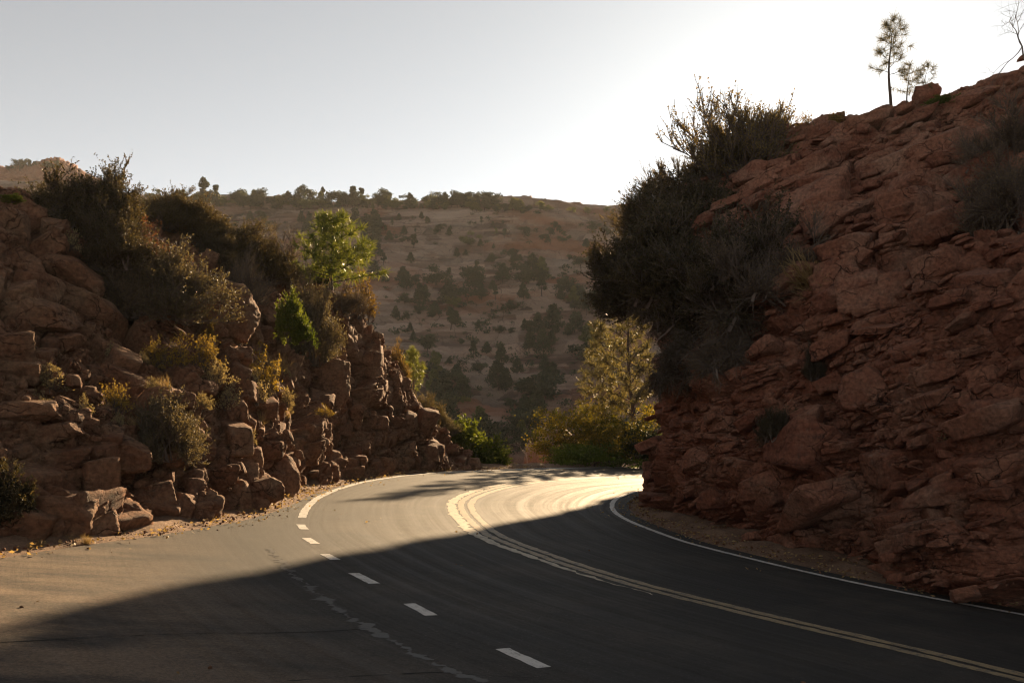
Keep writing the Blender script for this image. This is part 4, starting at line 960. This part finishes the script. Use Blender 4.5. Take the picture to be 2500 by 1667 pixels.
# ---- right cliff blocks
RR = 'rock_right'
for k, (x, y, wd, h, ry, lb) in enumerate((
  (2125, 955, 140, 120, -8, 'large flat-faced block in the middle of the red cliff'), (1975, 1022, 96, 62, -20, 'angular pale boulder on the ledge right of the dark low shrub'),
  (2000, 500, 180, 105, -26, 'lens-shaped slab with a dark hollow under it'), (1960, 420, 190, 66, -24, 'long pale slab above the lens-shaped slab'),
  (2225, 500, 120, 110, -10, 'smooth bulging block right of the deep vertical groove'), (2240, 385, 260, 80, -16, 'broad rounded slab high on the red cliff'),
  (2400, 420, 230, 80, -18, 'second broad slab beside the tangled dry brush'), (2240, 850, 140, 48, -14, 'thin pale slab jutting out above the flat-faced block'),
  (2320, 900, 120, 60, -30, 'dark tilted block right of the thin pale slab'), (2060, 1235, 200, 60, -12, 'long low slab near the foot of the red cliff'),
  (2440, 205, 170, 44, -14, 'overhanging slab under the bare tree'), (2320, 262, 190, 40, -12, 'flat ledge slab on the ridge of the red cliff'),
  (2380, 330, 130, 44, -12, 'small slab pair below the ledge slab'), (2060, 640, 160, 52, -18, 'layered slab left of the vertical groove, upper'),
  (2070, 710, 190, 56, -16, 'layered slab left of the vertical groove, lower'), (2340, 660, 170, 62, -14, 'rough block under the tangled dry brush'),
  (2180, 780, 190, 50, -14, 'long thin slab across the middle of the red cliff'), (2350, 1200, 240, 66, -14, 'large sloping slab low at the right of the red cliff'),
  (1900, 1180, 170, 60, -14, 'broad low slab above the white line'), (1720, 1120, 110, 60, -16, 'jutting block near the nose of the red cliff'),
  (1880, 350, 130, 40, -16, 'thin cap slab on the skyline right of the fan-shaped shrub'), (2440, 1010, 150, 90, -12, 'pale crumbling block at the right edge of the red cliff'))):
    boulder(lb, x, y, wd, h, 100+k, (10, ry, -35 if x > 1850 else -50), 0.8, 0.42, RR, 'rock_slab', 'rock', rough=0.06)
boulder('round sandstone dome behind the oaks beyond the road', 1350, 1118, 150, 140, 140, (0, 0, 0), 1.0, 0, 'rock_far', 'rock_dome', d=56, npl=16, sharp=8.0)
# ---- gravel and fallen leaves
def scatter():
    rg = np.random.default_rng(5)
    xs = rg.random(60000)*26-13; ys = 7+rg.random(60000)*34; XY = np.c_[xs, ys]
    si, sa, di, da = road_dist(XY)
    out = np.maximum(sa, -si-0.42)
    w_ = np.where(out > 0, np.exp(-out*0.9), np.exp(out*4.0)*0.2+0.0012)
    k = (rg.random(len(XY)) < w_) & (out < 2.5); XY = XY[k]; out = out[k]
    z = plane(XY[:, 0], XY[:, 1])+np.where(out > 0, 0.02+0.05*np.clip(out, 0, 2), 0.004)
    D, T = ICO[3] if False else ico(1)
    n = len(XY); r = (0.008+0.022*rg.random(n)**3)
    V = (XYZ := np.c_[XY, z])[:, None]+D[None]*r[:, None, None]*(0.6+0.7*rg.random((n, 1, 3)))*(0.75+0.5*rg.random((n, len(D), 1)))
    me = mesh_np('gravel', V.reshape(-1, 3), None, False, (T[None]+np.arange(n)[:, None, None]*len(D)).reshape(-1, 3))
    obj('gravel', me, M['rock_left'], label='loose gravel along the edges of the asphalt', kind='stuff')
    j = rg.integers(0, n, 6000); rb = Rib(); c = XYZ[j]+np.c_[rg.normal(size=(6000, 2))*0.25, np.full(6000, .012)]
    dd = unit(rdir(rg, 6000)*np.array([1, 1, .25])); rb.leaf(c, dd, 0.04+0.05*rg.random(6000), 0.012+0.01*rg.random(6000), rg)
    obj('leaf_litter', rb.mesh('leaf_litter'), M['grass_dry'], label='straw and fallen leaves scattered on the verge', kind='stuff')
scatter()

# ------------------------------------------------------------------ trees on the far hillside
HX, HYp = proj(VH); HM = (VH[:, 1] > 60)
def hill_at(x, y, r=7):
    m = HM & (np.abs(HX-x) < r) & (np.abs(HYp-y) < r)
    if not m.any(): return hill_at(x, y, r*1.7) if r < 120 else None
    c = VH[m]; return c[c[:, 1].argmin()]
def crown_mesh(seed, kind, n=1500):
    rg = np.random.default_rng(seed); rb = Rib(); C = []
    if kind == 'juniper':
        for i in range(13): C.append((rg.normal(size=3)*np.array([.2, .2, .16])+np.array([0, 0, .55]), .16+.08*rg.random()))
    elif kind == 'pinyon':
        for i in range(16):
            f = i/16; a = i*2.4; rr = 0.30*(1-f)**.8; C.append((np.array([math.cos(a)*rr, math.sin(a)*rr, .16+.8*f]), .07+.10*(1-f)))
    else:
        for i in range(15):
            f = rg.random(); a = i*2.4; rr = 0.20*(1-f*.6)*rg.random()**.5; C.append((np.array([math.cos(a)*rr, math.sin(a)*rr, .34+.62*f]), .055+.045*rg.random()))
    k = rg.integers(0, len(C), n); cc = np.array([c[0] for c in C])[k]; rr = np.array([c[1] for c in C])[k]
    pos = cc+unit(rg.normal(size=(n, 3)))*(rr*rg.random(n)**.45)[:, None]*np.array([1.15, 1.15, .75])
    val = np.clip(0.3*rg.random(n)+0.5*rg.random(len(C))[k], 0, 1)
    rb.leaf(pos, rdir(rg, n), 0.075*(0.6+.8*rg.random(n)), 0.03, rg, val); return rb.mesh('crown')
def trunk_mesh(seed, kind):
    rg = np.random.default_rng(seed); segs = []
    h = {'juniper': .5, 'pinyon': .85, 'ponderosa': .95}[kind]
    z = np.linspace(-.08, h, 6); segs.append((np.c_[.03*np.sin(z*5+seed), .03*np.cos(z*4+seed), z], np.linspace(.028, .008, 6)))
    for i in range(6):
        f = h*(.3+.65*rg.random()); a = rg.random()*6.28; segs.append((np.array([[0, 0, f], [.1*math.cos(a), .1*math.sin(a), f+.06], [.2*math.cos(a), .2*math.sin(a), f+.1]]), np.array([.010, .006, .003])))
    return tubes(segs, 5)
FT = {k: [(crown_mesh(300+9*i+j, k), trunk_mesh(400+i+j, k)) for j in range(4)] for i, k in enumerate(('juniper', 'pinyon', 'ponderosa'))}
def snag_mesh(seed):
    rg = np.random.default_rng(seed); z = np.linspace(-.05, 1, 8); segs = [(np.c_[.02*np.sin(z*6), 0*z, z], np.linspace(.02, .004, 8))]
    for i in range(10):
        f = .3+.65*rg.random(); a = rg.random()*6.28; L = .2*(1.1-f); segs.append((np.array([[0, 0, f], [L*math.cos(a), L*math.sin(a), f+.04]]), np.array([.008, .003])))
    return tubes(segs, 4)
rg = np.random.default_rng(2024)
far = []
def far_tree(x, y, hpx, kind, wr=None, light=False, label=None, p=None, d=None):
    p = hill_at(x, y) if p is None else p
    if p is None: return
    H = hpx*p[1]/F; W = H*(wr or {'juniper': 1.25, 'pinyon': 1.0, 'ponderosa': 1.0}[kind]*(0.85+.3*rg.random()))
    far.append((x, y, hpx, kind, W, H, p, light, label))
# skyline, from the photograph (pixel of the foot, height)
for x, y, h, k, lb in ((497, 490, 62, 'ponderosa', 'taller of the two tall pines on the skyline at the left'), (520, 488, 46, 'ponderosa', 'shorter of the two tall pines on the skyline at the left'),
   (428, 484, 28, 'ponderosa', 'thin pine on the skyline left of the tall pair'), (380, 480, 26, 'ponderosa', 'leftmost thin pine on the skyline above the dark bush'), (575, 492, 36, 'juniper', 'broad pale juniper on the skyline right of the tall pair'),
   (740, 484, 42, 'juniper', 'umbrella-crowned tree on the skyline above the young pine'), (794, 486, 34, 'ponderosa', 'single thin pine on the skyline right of the umbrella crown'),
   (866, 492, 48, 'ponderosa', 'tallest open-crowned pine on the middle skyline'), (890, 492, 40, 'ponderosa', 'second open-crowned pine on the middle skyline'),
   (940, 496, 44, 'juniper', 'large rounded tree on the middle skyline'), (1145, 500, 46, 'juniper', 'bigger rounded tree right of the middle skyline'), (1192, 502, 46, 'juniper', 'twin rounded tree at the right end of the dense skyline trees'),
   (1327, 508, 26, 'juniper', 'crooked small tree alone on the bare ridge'), (1347, 511, 18, 'juniper', 'small tree next to the crooked one on the bare ridge'), (1405, 514, 17, 'juniper', 'first of three lone round trees on the bare ridge'),
   (1440, 515, 18, 'juniper', 'second of three lone round trees on the bare ridge'), (1485, 512, 15, 'juniper', 'last of three lone round trees on the bare ridge')):
    far_tree(x, y, h, k, None, x > 1300, lb)
for k in range(104):
    x = 350+k*9.1+rg.normal()*4; y = np.interp(x, [350, 520, 900, 1200, 1290], [484, 490, 495, 497, 503])+rg.random()*14
    far_tree(x, y, 14+30*rg.random()**1.5, ('juniper', 'juniper', 'pinyon')[k % 3], None, rg.random() < .3)
for x, y, h, k in ((48, 415, 34, 'juniper'), (72, 416, 26, 'ponderosa'), (85, 416, 24, 'ponderosa'), (112, 414, 22, 'juniper'), (128, 412, 20, 'juniper'), (140, 412, 22, 'pinyon'), (22, 416, 14, 'juniper')):
    q = P(x, y, 392); far_tree(x, y, h, k, None, False, None, q)
# slope: clusters seen in the photograph
for cx, cy, sx, sy, n, hh in ((900, 600, 40, 50, 14, 62), (1010, 690, 45, 40, 12, 58), (1130, 740, 60, 30, 10, 62), (1280, 705, 70, 35, 12, 62), (1390, 710, 50, 45, 9, 66), (1180, 640, 70, 30, 6, 42), (1200, 560, 150, 30, 12, 30),
       (1420, 590, 60, 35, 10, 30), (980, 560, 70, 25, 9, 32), (1080, 880, 60, 40, 4, 60), (1230, 830, 90, 40, 6, 52), (1380, 830, 45, 50, 8, 70), (1130, 975, 50, 40, 7, 90), (1220, 1000, 60, 50, 12, 96), (1160, 1080, 50, 40, 9, 110),
       (1250, 1090, 40, 40, 7, 90), (1060, 960, 25, 50, 6, 80), (1330, 930, 40, 50, 8, 70), (650, 540, 90, 22, 10, 32), (780, 560, 60, 30, 8, 42)):
    for k in range(n):
        x = cx+rg.normal()*sx; y = cy+rg.normal()*sy
        if not (520 < y < 1150 and 430 < x < 1600): continue
        far_tree(x, y, hh*(0.40+.62*rg.random()**1.4), ('juniper', 'pinyon', 'ponderosa', 'pinyon')[rg.integers(4)], None, rg.random() < .08)
for k in range(60):
    far_tree(880+rg.random()*560, 540+rg.random()*560, 12+26*rg.random(), ('juniper', 'juniper', 'pinyon')[k % 3], None, rg.random() < .1)
KN = {'juniper': 'rounded juniper', 'pinyon': 'cone-shaped pinyon', 'ponderosa': 'tall ponderosa pine'}
zones = {}
for f in far:
    x, y = f[0], f[1]
    if y < 425: z = 'on the far red mesa at the left'
    elif y < 526: z = 'on the skyline '+('left of the young pine' if x < 720 else 'above the hillside, left of its middle' if x < 1000 else 'above the right half of the hillside')
    else: z = ('on the upper hillside' if y < 640 else 'on the middle hillside' if y < 800 else 'on the lower hillside' if y < 950 else 'in the valley bottom')+(' at the left' if x < 1020 else ' in the centre' if x < 1220 else ' at the right')
    zones.setdefault((KN[f[3]], z, f[7]), []).append(f)
for (kn, z, light), L in zones.items():
    L.sort(key=lambda f: -f[2])
    free = [f for f in L if not f[8]]
    for i, f in enumerate(L):
        x, y, hpx, kind, W, H, p, lt, lb = f
        base = ('light green ' if lt else 'dark ')+kn
        g = None
        if lb is None:
            if f is free[0]: lb = ('largest ' if len(free) > 1 else '')+base+' '+z
            elif f is free[-1] and len(free) > 2: lb = 'smallest '+base+' '+z
            else: lb = 'mid-sized '+base+' '+z; g = base+' trees '+z
        cm, tm = FT[kind][rg.integers(4)]
        t = thing({'juniper': 'juniper_tree', 'pinyon': 'pinyon_tree', 'ponderosa': 'pine_tree'}[kind], lb, 'tree', p-np.array([0, 0, .03*H]), (0, 0, rg.random()*6.28), (W, W, H), g or 'trees of the far hillside')
        a = obj('trunk', tm, M['bark'], t); c = obj('crown', cm, M['leaf_far'], t)
        if lt: c.material_slots[0].link = 'OBJECT'; c.material_slots[0].material = M['leaf_far_light']
for x, y, h, lb in ((642, 490, 36, 'thin dead snag on the skyline above the olive bushes'), (1508, 512, 36, 'bare dead snag at the right end of the ridge'), (92, 416, 30, 'thin dead snag on the far red mesa')):
    p = P(x, y, 392) if x < 100 else hill_at(x, y); o = obj('dead_tree', snag_mesh(int(x)), M['deadwood'], label=lb, cat='tree'); H = h*p[1]/F; o.location = p; o.scale = (H, H, H)
# low scrub dotted over the slickrock
def scrub():
    rg = np.random.default_rng(9); rb = Rib()
    for k in range(520):
        x = 420+rg.random()*1180; y = 515+rg.random()**0.9*600; p = hill_at(x, y)
        if p is None: continue
        r = (0.35+0.9*rg.random()**2); n = 60
        q = p+np.array([0, 0, r*.3])+unit(rg.normal(size=(n, 3)))*(r*rg.random(n)**.4)[:, None]*np.array([1.2, 1, .7])
        rb.leaf(q, rdir(rg, n), r*.45, r*.16, rg)
    obj('scrub', rb.mesh('scrub'), M['leaf_far'], label='low dark scrub dotted over the far hillside', kind='stuff')
scrub()
